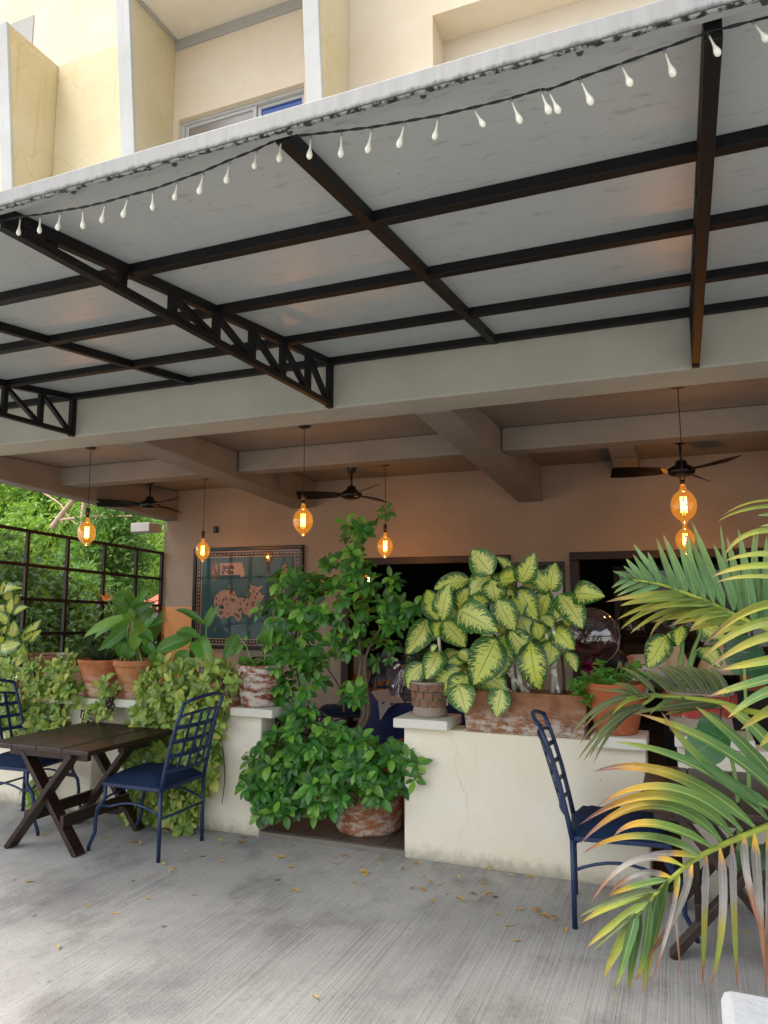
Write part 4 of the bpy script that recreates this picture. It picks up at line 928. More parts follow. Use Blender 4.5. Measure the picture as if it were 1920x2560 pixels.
VB = leaf_variants('leaf', 'basil', 4, .55, 'ovate', 4, 2)
pl = []
for k in range(26): whorl(pl, (-2.835+rnd.uniform(-.12,.12), 4.58+rnd.uniform(-.1,.1), 1.125+rnd.uniform(0,.06)), (rnd.uniform(-.3,.3),-.3,1), 4, .05)
leaf_cloud(p3_, 'leaf', pl, VB, 120)
# succulent rosette in the left terracotta pot
ag = thing('agave_plant', 'dark grey green rosette plant in the left terracotta pot', 'potted plant', (-4.30, 4.62, 1.12), world=True)
for k in range(30):
    a = k*2.4; r = .10+.10*(k/30); el = .9-.5*(k/30); d = V((math.cos(a)*math.cos(el), math.sin(a)*math.cos(el), math.sin(el)))
    p0 = V((-4.28, 4.62, 1.11)); MB().leaf(p0, p0+d*(.17+.07*rnd.random()), .045, V((0,0,1))-d*.2, arch=-.08, fold=.3, prof='lance', n=6, m=2).build('leaf', 'darkplant', ag, smooth=True)

# ------------------------------------------------------------------ vines draped over the left wall
VV = leaf_variants('leaf', 'vine', 6, .62, 'ellip', 6, 4, fold=.12, arch=(.02,.18), wave=.02)
def vine(label, poly, n, loc, spx, face=4.44, redn=0, maxparts=300):
    t = thing('creeping_vine', label, 'vine', loc, world=True); pl = []
    xs = [p[0] for p in poly]; ys = [p[1] for p in poly]
    k = 0
    while k < n:
        x, y = rnd.uniform(min(xs), max(xs)), rnd.uniform(min(ys), max(ys))
        if not inside(poly, x, y): continue
        k += 1; Y = face-rnd.random()**2*.14+.04
        p = at(x, y, Y)
        if p.z > .9: p = at(x, y, Y+min(.2, (p.z-.88)*1.0)*rnd.random())
        whorl(pl, p, (rnd.uniform(-.6,.6), -1, rnd.uniform(-.2,.8)), rnd.choice((4,5,5,6)), spx*rnd.uniform(.6,1.15), .25)
    leaf_cloud(t, 'leaf', pl, VV, maxparts)
    for k in range(redn):
        while True:
            x, y = rnd.uniform(min(xs), max(xs)), rnd.uniform(min(ys), max(ys))
            if inside(poly, x, y): break
        p = at(x, y, face-.09); MB().lathe([(.002,0),(.011,.006),(.008,.012),(.002,.014)], 7, p).build('flower', 'red', t)
    for k in range(7):
        x = rnd.uniform(min(xs)+20, max(xs)-20); y0 = min(ys)+40; y1 = rnd.uniform(min(ys)+100, max(ys))
        pts = [at(x+rnd.uniform(-12,12), y0+(y1-y0)*i/5, face+.02) for i in range(6)]; curve_tube(pts, .006, .003, 6).build('runner', 'bark_dark', t, smooth=True)
    return t
vine('yellow green creeping vine over the wall behind the left chair', [(-30,1655),(60,1640),(120,1655),(165,1640),(190,1650),(193,1700),(215,1735),(225,1745),(195,1760),(170,1765),(160,1820),(150,1850),(60,1850),(0,1830),(-30,1830)], 230, (-5.0, 4.45, .9), .085, redn=4)
vine('small vine trailing at the ground behind the left chair', [(55,1960),(110,1940),(150,1965),(130,2010),(100,2030),(70,2020)], 22, (-4.75, 4.4, 0), .07, redn=3)
vine('thick yellow green creeping vine hanging to the ground behind the chair', [(345,1705),(372,1675),(400,1655),(450,1650),(520,1655),(585,1668),(597,1700),(590,1738),(560,1755),(552,1775),(560,1800),(548,1850),(545,1900),(530,1960),(500,2000),(500,2070),(430,2082),(395,2050),(290,2050),(300,2035),(370,2010),(345,1990),(330,1960),(330,1860),(325,1800),(335,1750)], 430, (-3.35, 4.45, .5), .085, redn=5)
vine('small vine sprig between the two terracotta pots', [(262,1705),(295,1695),(292,1750),(272,1800),(250,1805),(245,1760)], 14, (-4.13, 4.5, .8), .075, face=4.42, maxparts=80)
vine('short trailing vine sprig on the recessed wall left', [(205,1740),(222,1735),(226,1790),(215,1805)], 5, (-4.3, 4.45, .75), .06, face=4.42, maxparts=40)
tw = MB()
for k in range(4): tw.tube([at(158+rnd.uniform(-6,8), 1740+i*14, 4.44+rnd.uniform(0,.02)) for i in range(9)], .008, 6)
o = tw.build('vine_stem', 'bark', None, off=at(158,1850,4.45), smooth=True); o.location = at(158,1850,4.45); tag(o, 'bare woody vine stems twisting down the wall by table', 'vine stem')

# ------------------------------------------------------------------ leafy shrub in the doorway gap
SV = leaf_variants('leaf', 'shrub', 6, .54, 'ellip', 5, 2, fold=.2, arch=(.03,.16))
sb = thing('leafy_shrub', 'tall bushy green shrub growing from the floor pot in the gap', 'shrub', (-2.10, 4.86, .3), world=True)
BL = [(740,1475,72,52,24,0),(690,1515,40,30,9,0),(845,1490,72,54,22,0),(960,1490,62,48,16,.05),(1005,1515,36,30,5,.05),(930,1560,80,36,14,.05),(890,1420,32,38,7,0),(895,1355,28,34,6,0),(912,1318,18,20,3,0),(965,1285,18,14,2,0),(865,1300,8,16,1,0),(818,1410,14,26,2,0),(725,1590,66,52,19,0),(800,1545,40,32,5,0),(835,1600,36,36,4,.03),(740,1680,76,60,25,-.03),(690,1735,38,34,9,-.03),(770,1640,46,30,7,0),(880,1735,24,26,5,-.05),(870,1610,30,36,4,.1),(955,1625,36,36,6,.15),(740,1775,44,30,9,-.05),(800,1880,140,75,70,-.12),(700,1900,85,75,40,-.15),(655,1985,52,55,22,-.22),(690,2020,50,35,16,-.22),(765,1985,85,50,28,-.15),(860,1950,85,55,34,-.22),(955,1915,68,50,28,-.12),(960,1960,55,40,16,-.15),(1030,1925,32,40,8,-.15),(1010,1895,22,32,6,-.1),(890,1885,55,36,16,-.1),(640,1920,30,30,7,-.2),(830,1890,100,48,26,-.2)]
pl = []
for (cx, cy, rx, ry, n, dy) in BL:
    for k in range(int(n*1.2+.5)):
        a, r = rnd.random()*6.283, math.sqrt(rnd.random()); x, y = cx+rx*r*math.cos(a), cy+ry*r*math.sin(a)
        p = at(x, y, 4.68+dy+rnd.uniform(-.16,.16)*(rx/80)**.5); c = at(cx, cy+ry*.4, 4.75+dy)
        ax = (p-c).normalized()*.8+V((0,-.5,.35))+rdir()*.35
        whorl(pl, p, ax, rnd.choice((4,5,5,6)), rnd.uniform(.068,.105), .5)
leaf_cloud(sb, 'leaf', pl, SV, 300)
TR = [([(895,2000),(890,1850),(912,1780),(905,1730)],.024,.018),([(905,1760),(890,1720),(902,1660),(890,1560),(868,1500),(880,1420),(895,1340)],.018,.006),([(890,1840),(920,1790),(918,1720),(915,1640),(960,1560),(1010,1510)],.017,.005),([(885,1840),(830,1800),(760,1740),(740,1640),(745,1500)],.012,.004),([(860,1780),(850,1720),(795,1640),(720,1540)],.009,.004),([(890,1900),(780,1920),(660,2000)],.010,.004),([(890,1900),(960,1900),(1030,1925)],.009,.004),([(890,1880),(800,1870),(700,1880)],.009,.004),([(895,1340),(940,1300),(985,1270)],.005,.003),([(880,1420),(830,1400),(810,1400)],.004,.003),([(890,1880),(870,1950),(770,1990)],.008,.004)]
for pts, r0, r1 in TR: curve_tube([at(x, y, 4.80) for x, y in pts], r0, r1, 8).build('branch' if r0 < .017 else 'trunk', 'bark', sb, smooth=True)

# ------------------------------------------------------------------ herb, oxalis, rosemary, elephant ear
hb = thing('herb_plant', 'bright green small leaved herb in the orange pot', 'potted plant', (-.40, 4.60, 1.1), world=True); pl = []
for (cx, cy, rx, ry, n) in ((1545,1695,60,18,22),(1490,1700,36,22,14),(1450,1720,28,26,13),(1580,1668,22,14,4),(1505,1660,10,10,2),(1450,1745,18,18,6)):
    for k in range(n): whorl(pl, at(cx+rnd.uniform(-rx,rx), cy+rnd.uniform(-ry,ry), 4.52+rnd.uniform(-.07,.1)), (rnd.uniform(-.4,.4), -.5, 1), 5, rnd.uniform(.035,.06), .2)
leaf_cloud(hb, 'leaf', pl, VB, 300)
for k in range(14): curve_tube([(-.40+rnd.uniform(-.1,.1), 4.6, 1.09), at(rnd.uniform(1450,1600), rnd.uniform(1650,1710), 4.54)], .003, .002, 5).build('stem', 'stem', hb)
ox = thing('oxalis_plant', 'purple clover leaved plant with pale flowers beside brick pot', 'potted plant', at(960,1760,4.95), world=True)
zo = lambda x, y, Y=4.9: at(780+x/4.15, 1380+y/4.15, Y)
for (x, y) in ((640,1190),(700,1170),(790,1240),(850,1270),(790,1110),(740,1270),(870,1420),(960,1450),(1000,1470),(840,1180),(900,1380),(1040,1470)):
    c = zo(x, y, 4.88+rnd.uniform(-.06,.06))
    for k in range(3):
        a = k*2.094+rnd.random(); d = V((math.cos(a), -.25, math.sin(a)*.6)).normalized()
        MB().leaf(c, c+d*.06, .075, V((0,-1,.5)), arch=.02, fold=.15, prof='ellip', n=4, m=2).build('leaf', 'purple', ox, smooth=True)
    curve_tube([zo(960,1560,4.95), zo((x+960)/2, y+60, 4.92), c], .0025, .002, 5).build('stem', 'purple', ox)
for (x, y) in ((840,1130),(880,1180),(860,1200),(1005,1090),(900,1170),(840,1390),(880,1120)):
    c = zo(x, y, 4.82)
    for k in range(5):
        a = k*1.257; MB().leaf(c, c+V((math.cos(a),-.3,math.sin(a)))*.011, .009, prof='ellip', n=3, m=2).build('petal', 'lilac', ox)
for k in range(9): curve_tube([zo(1060,1500,4.7), zo(960+rnd.uniform(-60,40), 1220, 4.68), zo(850+rnd.uniform(-40,120), 1330+rnd.uniform(0,220), 4.66)], .0011, .0007, 5).build('pale_blade', 'lilac', ox)
rs = thing('rosemary_plant', 'wispy dark fine leaved plant behind the brick pot', 'potted plant', (-1.62, 4.75, 1.05), world=True)
fm = MB()
for k in range(60):
    a = zo(1060+rnd.uniform(-40,60), 1300, 4.72); b = zo(1090+rnd.uniform(-190,200), 900+rnd.uniform(0,330), 4.72+rnd.uniform(-.08,.08)); fm.tube([a, b], .0012, 4)
    for j in range(9):
        t = .3+.7*rnd.random(); q = a.lerp(b, t); fm.tube([q, q+rdir(-.2,1)*.022], .001, 3)
fm.build('sprigs', 'fine', rs, kind='stuff')
el = thing('elephant_ear_plant', 'dark glossy broad leaved plant between the palm fronds at right', 'plant', (.15, 4.1, .3), world=True)
big_leaves(el, 'leaf', (1280,1700), 2.572, [(1400,350,1120,520,180),(1380,320,1190,290,130),(1560,1100,1480,1240,120),(1620,1060,1560,1230,110)], 'elephant', 3.75, .04, prof='ellip', fold=.05, seed=3)
big_leaves(el, 'leaf', (1280,1100), 2.592, [(1640,1400,1380,1350,160),(1560,1330,1450,1520,180),(1700,1480,1500,1500,170)], 'elephant', 4.0, .04, prof='ellip', fold=.08, seed=4)
for pts in ([(1850,2200),(1840,1950),(1800,1820)], [(1880,2200),(1870,1900),(1860,1650)], [(1900,2200),(1890,2120),(1890,2110)]): curve_tube([at(x, y, 3.85) for x, y in pts], .012, .006, 8).build('stem', 'stem', el, smooth=True)
# ------------------------------------------------------------------ palm at the right (each leaflet built along its own curve)
pm = thing('areca_palm', 'big palm with arching fronds and yellowing leaflets at right', 'palm', (1.15, 2.45, 0), world=True)
rq = random.Random(21)
def frond(label, rach, org, sc, Y0, Y1, lst, r0=.011, r1=.003, spread=.10):
    P = []
    for i, (x, y) in enumerate(rach): P.append(at(org[0]+x/sc, org[1]+y/sc, Y0+(Y1-Y0)*i/(len(rach)-1)))
    xs0, xs1 = rach[0][0], rach[-1][0]
    fr = curve_tube(P, r0, r1, 8).build('frond', 'rachis', pm, smooth=True, label=label); fr['_w'] = tuple(pm['_w'])
    for e in lst:
        x0, y0, cx, cy, x1, y1, w, mt = e[:8]
        t = (x0-xs0)/(xs1-xs0) if xs1 != xs0 else 0; Yb = Y0+(Y1-Y0)*min(1.1, max(-.2, t)); k = (e[8] if len(e) > 8 else 0)
        dz = rq.uniform(-spread, spread)
        b = at(org[0]+x0/sc, org[1]+y0/sc, Yb); c = at(org[0]+cx/sc, org[1]+cy/sc, Yb+dz*.5+k*.5); tp = at(org[0]+x1/sc, org[1]+y1/sc, Yb+dz+k)
        W = w/sc/CAM_F*((b-CAMP).dot(_f))*(.85 if mt in ('palm_d', 'palm_dg') else 1.18)
        # control so that the curve passes through the given middle point
        cc = c*2-(b+tp)*.5
        MB().leaf(b, tp, W, (CAMP-c).normalized()+V((rq.uniform(-.5,.5),0,rq.uniform(-.1,.8))), ctrl=cc, fold=rq.uniform(.2,.6), prof='strap', n=14, m=2).build('leaflet', mt, fr, smooth=True)
G, B_, Y_, O, T, D, DG = 'palm_g', 'palm_b', 'palm_y', 'palm_o', 'palm_t', 'palm_d', 'palm_dg'
o4 = (1280, 1700)
F1 = [(1760,800,1330,440,800,215,78,G),(1720,860,1250,560,960,205,80,G),(1800,780,1500,420,1180,170,84,G),(1850,700,1600,350,1330,150,84,G),(1640,900,1180,560,660,400,76,G),(1560,945,1020,600,520,590,74,T),(1480,975,1000,700,545,815,70,T),(1415,1005,960,740,435,930,70,T),(1345,1040,900,800,440,1050,70,T),(1285,1080,900,930,655,1005,62,T),(1205,1135,820,1020,455,1115,62,T),(1190,1140,900,1130,640,1250,52,D),(1110,1205,780,1170,505,1440,56,D),(1030,1270,800,1250,615,1395,50,D),(1000,1290,800,1330,620,1390,46,T),(945,1360,680,1420,430,1525,44,O),(905,1380,660,1450,448,1562,56,Y_),(870,1430,660,1570,478,1722,50,Y_),(805,1500,650,1630,510,1750,30,O),(780,1530,680,1720,580,1925,54,Y_),(800,1500,740,1720,668,1975,58,G),(830,1480,780,1760,750,1995,56,G),(885,1420,850,1720,800,1930,52,G),(935,1385,880,1680,848,2015,60,G),(1005,1290,930,1620,850,1990,62,T),
      (1075,1250,1050,1400,1040,1600,44,D),(1160,1185,1050,1520,815,1840,58,D),(1080,1260,1020,1560,900,1940,44,D),(1250,1130,1240,1500,1225,1975,62,DG),(1335,1080,1350,1520,1280,1965,66,DG),(1410,1045,1420,1480,1450,2005,62,DG),(1490,1005,1510,1260,1600,1620,62,D),(1560,985,1590,1400,1625,1850,68,D),(1640,960,1640,1400,1625,2050,62,D),(1050,1270,1050,1500,1090,1950,30,D),(1720,920,1700,1400,1720,2000,66,DG)]
frond('large low frond with yellowed and dry drooping leaflets', [(1950,820),(1646,940),(1400,1040),(1180,1150),(1010,1290),(930,1370),(790,1530)], o4, 2.572, 2.45, 2.15, F1, .011, .003, .08)
o8 = (1280, 1100)
F2u = [(790,900,720,865,655,850,36),(830,905,770,860,720,815,34),(880,925,800,840,740,770,38),(930,940,850,830,785,740,40),(975,945,930,830,880,725,44),(1030,960,900,830,785,670,48),(1070,985,1000,830,935,632,50),(1130,1000,1060,810,980,612,52),(1190,1010,1140,840,1085,686,52),(1250,1030,1170,840,1130,600,54),(1305,1055,1230,840,1145,620,56),(1370,1085,1270,820,1165,528,58),(1435,1105,1370,880,1305,672,62),(1500,1150,1450,900,1390,620,64),(1560,1180,1510,880,1465,575,66),(1625,1205,1590,900,1570,600,66),(1690,1235,1660,930,1650,620,66),(1760,1260,1740,950,1740,640,64),(1470,1120,1400,900,1350,540,40),(1600,1190,1570,900,1600,560,36)]
F2 = [e+(B_,) for e in F2u]+[(785,905,710,925,645,960,30,B_),(830,912,740,950,660,995,32,B_),(900,930,790,965,680,1012,34,B_),(960,940,850,975,740,1015,32,B_),(1180,1010,880,1010,610,1050,58,Y_),(1210,1020,920,1030,700,1075,50,Y_),(1240,1035,930,1070,680,1165,44,Y_),(1275,1050,950,1080,705,1225,46,Y_),(1320,1080,1020,1110,765,1255,42,Y_),(1365,1095,1050,1130,890,1290,42,Y_),(1400,1110,1180,1120,1040,1205,40,Y_),(1450,1130,1280,1140,1150,1235,44,Y_),(1500,1150,1300,1150,1030,1200,46,Y_),(1560,1180,1350,1180,1150,1240,50,Y_),(1300,1060,1050,1060,830,1110,46,Y_),(1420,1120,1150,1130,900,1180,44,Y_),(1640,1210,1450,1210,1270,1300,50,Y_)]
frond('upright blue green frond with yellow lower leaflets', [(1900,1330),(1700,1240),(1500,1160),(1300,1060),(1150,1000),(980,940),(780,903)], o8, 2.592, 2.55, 2.30, F2, .010, .0025, .08)
F4 = [(1900,430,1560,440,1330,530,22,Y_),(1900,620,1560,600,1360,775,36,Y_),(1900,760,1600,740,1380,785,40,Y_),(1900,850,1560,820,1290,890,46,Y_),(1900,930,1560,895,1310,930,42,Y_),(1900,1080,1560,1090,1240,1330,60,Y_),(1900,1190,1560,1200,1250,1400,60,Y_),(1900,1270,1600,1300,1270,1480,66,Y_),(1900,1390,1600,1440,1350,1490,60,Y_),(1900,1500,1560,1580,1280,1660,64,G),(1900,1600,1650,1640,1400,1800,70,G),(1900,1680,1700,1740,1480,1880,70,Y_),(1900,1760,1750,1850,1600,1990,66,Y_),(1920,1820,1800,1930,1680,2020,66,Y_),(1900,520,1750,440,1610,430,40,B_),(1900,560,1750,490,1590,490,40,B_),(1900,600,1760,555,1605,560,36,B_),(1900,430,1600,400,1350,500,20,Y_)]
frond('frond coming in from the right with long yellow green tips', [(1900,300),(1930,700),(1930,1100),(1920,1500),(1930,1900)], o8, 2.592, 1.95, 1.85, F4, .012, .008, .07)
o5 = (1400, 1500)
F3 = [(980,965,830,820,640,700,70,O),(1130,965,980,830,810,730,72,O),(1200,955,1060,820,900,730,70,O),(1290,965,1150,800,1000,690,76,O),(1400,960,1240,770,1060,680,80,O),(1490,970,1350,780,1200,690,84,O),(1570,985,1450,790,1320,685,84,O),(1660,990,1560,800,1450,690,84,O),(1750,1010,1660,820,1560,700,84,O),(820,985,700,890,560,870,60,O),(760,990,650,950,520,930,50,O),(1500,1010,1200,1010,300,915,56,O),(1100,995,760,1040,430,1200,46,Y_),(950,990,560,1060,240,1335,52,O),(870,990,440,1100,105,1420,58,O),(800,1000,660,1070,530,1200,40,Y_),(1300,1030,1110,1060,925,1195,56,G),(1000,990,900,1070,720,1180,40,Y_),(1500,1060,1180,1090,730,1190,60,O),(1600,1080,1250,1120,800,1140,64,O),(880,1100,560,1230,180,1660,56,O),(860,1110,560,1280,240,1680,52,O),(840,1120,540,1300,300,1640,48,O),(820,1120,560,1330,350,1690,44,O),(900,1120,520,1180,200,1500,44,O),(1700,1090,1400,1130,1050,1200,60,G)]
frond('shaded olive frond arching down behind the others', [(1900,1140),(1659,1060),(1200,1000),(850,990),(700,1010)], o5, 4.147, 3.1, 2.75, F3, .011, .003, .08)
for k in range(5):
    x = 1.05+.10*(k%3); curve_tube([(x, 2.4+.08*k, 0), (x+.03, 2.4+.07*k, .6), (x-.02*k, 2.4+.05*k, 1.2+.1*k)], .03, .018, 10).build('trunk', 'rachis', pm, smooth=True)
for a, b in (((1.13,2.43,.9), at(1280+1950/2.572, 1700+820/2.572, 2.45)), ((1.1,2.45,1.0), at(1280+1900/2.592, 1100+1330/2.592, 2.55)), ((1.05,2.4,1.2), at(1280+1930/2.592, 1100+1900/2.592, 1.85)), ((1.15,2.6,.9), at(1400+1900/4.147, 1500+1140/4.147, 3.1))):
    curve_tube([a, V(a).lerp(b, .5)+V((0,0,.08)), b], .016, .011, 8).build('leaf_stalk', 'rachis', pm, smooth=True)

# ------------------------------------------------------------------ things inside the terrace
ct = thing('cloth_table', 'round table under navy batik cloth with grey overlay', 'table', (-2.13, 6.2, FZ))
def drape(rx, zt, zb, name, mat, flare, n=64, square=0.0, rot=0):
    vs = []; fs = []; rings = [(0.0, zt), (.5, zt), (.97, zt), (1.0, zt-.012)]+[(1.0+flare*t, zt-.012-(zt-.012-zb)*t) for t in (.25,.5,.75,1.0)]
    for r, z in rings:
        for k in range(n):
            a = 2*math.pi*k/n; t = max(0, (zt-z)/(zt-zb+1e-6)); q = 1/max(abs(math.cos(a+rot)), abs(math.sin(a+rot)))
            rad = rx*r*((1-square)+square*q*.85)*(1+.05*t*math.sin(9*a)); vs.append((rad*math.cos(a), rad*math.sin(a), z))
    for i in range(len(rings)-1):
        for k in range(n): fs.append((i*n+k, i*n+(k+1)%n, (i+1)*n+(k+1)%n, (i+1)*n+k))
    MB().add(vs, fs).build(name, mat, ct, smooth=True)
drape(.56, .735, .12, 'tablecloth', 'tablecloth', .12)
ov = MB(); vs = []; fs = []; n = 14
for i in range(n+1):
    for j in range(n+1):
        x, y = (i/n*2-1)*.46, (j/n*2-1)*.46; c, s = math.cos(.5), math.sin(.5); X, Y = x*c-y*s, x*s+y*c; r = math.hypot(X, Y)
        vs.append((X*min(1, .645/max(r,.001)) if r > .645 else X, Y*min(1, .645/max(r,.001)) if r > .645 else Y, .741 if r < .585 else .741-(r-.585)*2.1))
for i in range(n):
    for j in range(n): q = i*(n+1)+j; fs.append((q, q+n+1, q+n+2, q+1))
ov.add(vs, fs).build('overlay_cloth', 'overlay', ct, smooth=True)
MB().tube([(0,0,0),(0,0,.72)], .04, 12).build('pedestal', 'black', ct)
yc = at(972, 1760, 9.3)
t = thing('yellow_counter', 'mustard yellow panelled counter inside the dark doorway', 'counter', (yc.x, 9.3, FZ))
MB().box((-.75, 0, 0), (.9, .5, .72)).build('counter_body', 'yellow_panel', t, bevel=.01); MB().box((-.78, -.03, .722), (.93, .53, .76)).build('counter_top', 'black', t, bevel=.008)
wp = at(878, 1720, 8.9)
t = thing('leaning_sign', 'white panel with orange print leaning just inside the doorway', 'sign', (wp.x, 8.95, FZ))
MB().box((-.14, 0, 0), (.16, .03, .85)).build('board', 'house_wall', t, bevel=.004)
MB().poly([(-.10,-.003,.45),(.12,-.003,.50),(.10,-.003,.62),(-.08,-.003,.58)], .002).build('print', 'bloom', t); MB().poly([(-.10,-.003,.1),(.12,-.003,.1),(.12,-.003,.3),(-.08,-.003,.26)], .002).build('print', 'bloom', t)
# dark glazed cabinet in the right doorway
cb = thing('glass_cabinet', 'dark glass fronted cabinet deep inside the right doorway', 'cabinet', (.6, 9.6, FZ))
f = MB()
for lo, hi in (((-1.4,-.02,0),(-1.34,.4,2.0)), ((1.34,-.02,0),(1.4,.4,2.0)), ((-1.339,-.02,1.94),(1.339,.4,2.0)), ((-1.339,-.02,0),(1.339,.4,.1)), ((-.03,-.02,.101),(.03,.0,1.939)), ((-1.339,.38,.101),(1.339,.4,1.939))): f.box(lo, hi)
f.build('case', 'door_wood', cb, bevel=.005)
for z in (.6, 1.1, 1.5): MB().box((-1.338, .02, z), (1.338, .37, z+.02)).build('shelf', 'door_wood', cb)
for a in (-1.33, .035): MB().box((a, -.012, .105), (a+1.29, -.006, 1.935)).build('pane', 'clear', cb)
# sideboard with buff lampshades behind the right wall
sd_ = thing('sideboard', 'dark sideboard behind the right low wall', 'sideboard', (.35, 7.6, FZ))
MB().box((-.55,-.2,.72), (.75,.2,.76)).build('top', 'door_wood', sd_, bevel=.005); MB().box((-.5,-.18,.05), (.7,.18,.718)).build('body', 'door_wood', sd_, bevel=.005)
MB().box((.1,-.19,.762), (.3,.0,.90)).build('drawer_box', 'terra', sd_, bevel=.005)
MAT['buff'] = simple('buff_shade', '#d8c6a8', '#c9b593', 10, .8)
for (px, py, r, lab) in ((1690,1655,.13,'buff cone lampshade behind the variegated leaves'), (1790,1650,.15,'wide buff lampshade at the right behind palm fronds')):
    p = at(px, py, 6.3); t = thing('lampshade', lab, 'lampshade', (p.x, p.y, p.z))
    MB().lathe([(r,-.10),(r*.9,-.06),(r*.35,.12),(r*.33,.12),(r*.88,-.06)], 24).build('shade', 'buff', t, smooth=True); MB().tube([(0,0,.1),(0,0,-p.z+FZ)], .012, 8).build('stand', 'black', t); MB().lathe([(.12,-p.z+FZ),(.10,-p.z+FZ+.02),(.01,-p.z+FZ+.03)], 20).build('base', 'black', t)

# ------------------------------------------------------------------ bending person and balloon
def skinned(name, joints, edges, mat, parent, sub=2):
    me = bpy.data.meshes.new(name); me.from_pydata([j[0] for j in joints], edges, []); o = link(name, me, parent); me.materials.append(MAT[mat])
    sk = o.modifiers.new('skin', 'SKIN'); ss = o.modifiers.new('sub', 'SUBSURF'); ss.levels = ss.render_levels = sub
    sv = me.skin_vertices[0].data
    for i, j in enumerate(joints): sv[i].radius = (j[1], j[2] if len(j) > 2 else j[1])
    sv[0].use_root = True
    for p in me.polygons: p.use_smooth = True
    sk.use_smooth_shade = True; return o
hd = at(1536, 1655, 6.0)
pe = thing('person', 'person in a white shirt with black hair bending forward behind wall', 'person', (-.15, 6.60, FZ))
off = V((-.15, 6.60, FZ)); H = hd-off
L_ = lambda x, y, z: V((x, y, z))
hip = L_(.06, .05, .90); chest = H+V((.20, .20, -.03)); neck = H+V((.10, .07, -.01))
J = [(hip,.15,.13),(hip.lerp(chest,.5),.14,.12),(chest,.13,.10),(neck,.05,.05),(H+V((.06,.01,-.01)),.075,.07),
     (chest+V((.0,-.17,-.04)),.06,.06),(H+V((.02,-.05,-.34)),.05,.05),(H+V((-.12,-.14,-.52)),.042,.042),(H+V((-.18,-.16,-.56)),.03,.045),
     (chest+V((-.02,.15,-.02)),.06,.06),(H+V((.16,.26,-.34)),.05,.05),(H+V((-.04,.10,-.52)),.042,.042),(H+V((-.10,.06,-.56)),.03,.045),
     (L_(.06,-.10,.80),.09,.09),(L_(.03,-.11,.45),.06,.06),(L_(.05,-.11,.07),.045,.045),(L_(-.12,-.12,.03),.04,.03),
     (L_(.06,.10,.80),.09,.09),(L_(.03,.11,.45),.06,.06),(L_(.05,.11,.07),.045,.045),(L_(-.12,.12,.03),.04,.03)]
E_ = [(0,1),(1,2),(2,3),(3,4),(2,5),(5,6),(6,7),(7,8),(2,9),(9,10),(10,11),(11,12),(0,13),(13,14),(14,15),(15,16),(0,17),(17,18),(18,19),(19,20)]
skinned('body', J, E_, 'skin', pe)
S = [(hip+V((0,0,.01)),.16,.14),(hip.lerp(chest,.5)+V((0,0,.01)),.15,.14),(chest,.15,.13),(neck.lerp(chest,.25),.085,.08),(chest+V((.0,-.17,-.04)),.08,.08),(H+V((.03,-.04,-.30)),.07,.07),(chest+V((-.02,.15,-.02)),.08,.08),(H+V((.16,.25,-.30)),.07,.07)]
skinned('shirt', S, [(0,1),(1,2),(2,3),(2,4),(4,5),(2,6),(6,7)], 'shirt', pe)
Tj = [(hip,.165,.145),(J[13][0],.11,.11),(J[14][0],.08,.08),(J[15][0],.07,.07),(J[17][0],.11,.11),(J[18][0],.08,.08),(J[19][0],.07,.07)]
skinned('trousers', Tj, [(0,1),(1,2),(2,3),(0,4),(4,5),(5,6)], 'trouser', pe)
hm = MB(); hv = []; hf = []; n = 20
for i in range(13):
    th = math.pi*.72*i/12
    for k in range(n):
        a = 2*math.pi*k/n; r = 1+.025*math.sin(a*11+i)*math.sin(th); hv.append(V((math.sin(th)*math.cos(a)*.102*r, math.sin(th)*math.sin(a)*.095*r, math.cos(th)*.115*r)))
for i in range(12):
    for k in range(n): hf.append((i*n+k, i*n+(k+1)%n, (i+1)*n+(k+1)%n, (i+1)*n+k))
rotm = Quaternion((0,1,0), R(-50)).to_matrix()
hm.add([H+V((-.005,0,.0))+rotm @ p for p in hv], hf).build('hair', 'hair', pe, smooth=True)
for s in (-1, 1): MB().lathe([(.004,-.03),(.014,-.015),(.017,.012),(.006,.03)], 10, H+V((.05, s*.094, -.02))).build('ear', 'skin', pe, smooth=True)
bc = at(1478, 1590, 5.3)
bl = thing('foil_balloon', 'clear round balloon with magenta foil bits over the wall', 'balloon', bc)
MAT['balloon'] = glassmat('clear_balloon', '#cdbcc6', .16, .03)
vs = []; fs = []; n = 36
for i in range(25):
    th = math.pi*i/24
    for k in range(n): a = 2*math.pi*k/n; r = .195*(1+.006*math.sin(a*9)*math.sin(th)); vs.append((r*math.sin(th)*math.cos(a), r*math.sin(th)*math.sin(a), r*math.cos(th)*(1.04 if i > 12 else 1)))
for i in range(24):
    for k in range(n): fs.append((i*n+k, (i+1)*n+k, (i+1)*n+(k+1)%n, i*n+(k+1)%n))
MB().add(vs, fs).build('skin', 'balloon', bl, smooth=True)
ff = MB()
for k in range(150):
    d = rdir(); p = d*.17*rnd.uniform(.75, 1)*V((1,1,1)).x
    if rnd.random() < .5: p = V((p.x, p.y, -abs(p.z)))
    a = rdir()*.014; b = rdir()*.010; ff.add([p-a, p+b, p+a, p-b], [(0,1,2,3)])
ff.build('foil_bits', 'foil', bl, kind='stuff')
tf = MB()
for k in range(46):
    d = rdir(-1, .3); tf.tube([(0,0,-.20), V((0,0,-.20))+d*.06, V((0,0,-.215))+d*.11+V((0,0,-.03))], [.006,.005,.001], 4)
tf.build('tassel', 'foil', bl, kind='stuff'); MB().tube([(0,0,-.2),(.03,.01,-.4),(0,.0,-.7)], .003, 5).build('ribbon', 'foil', bl)

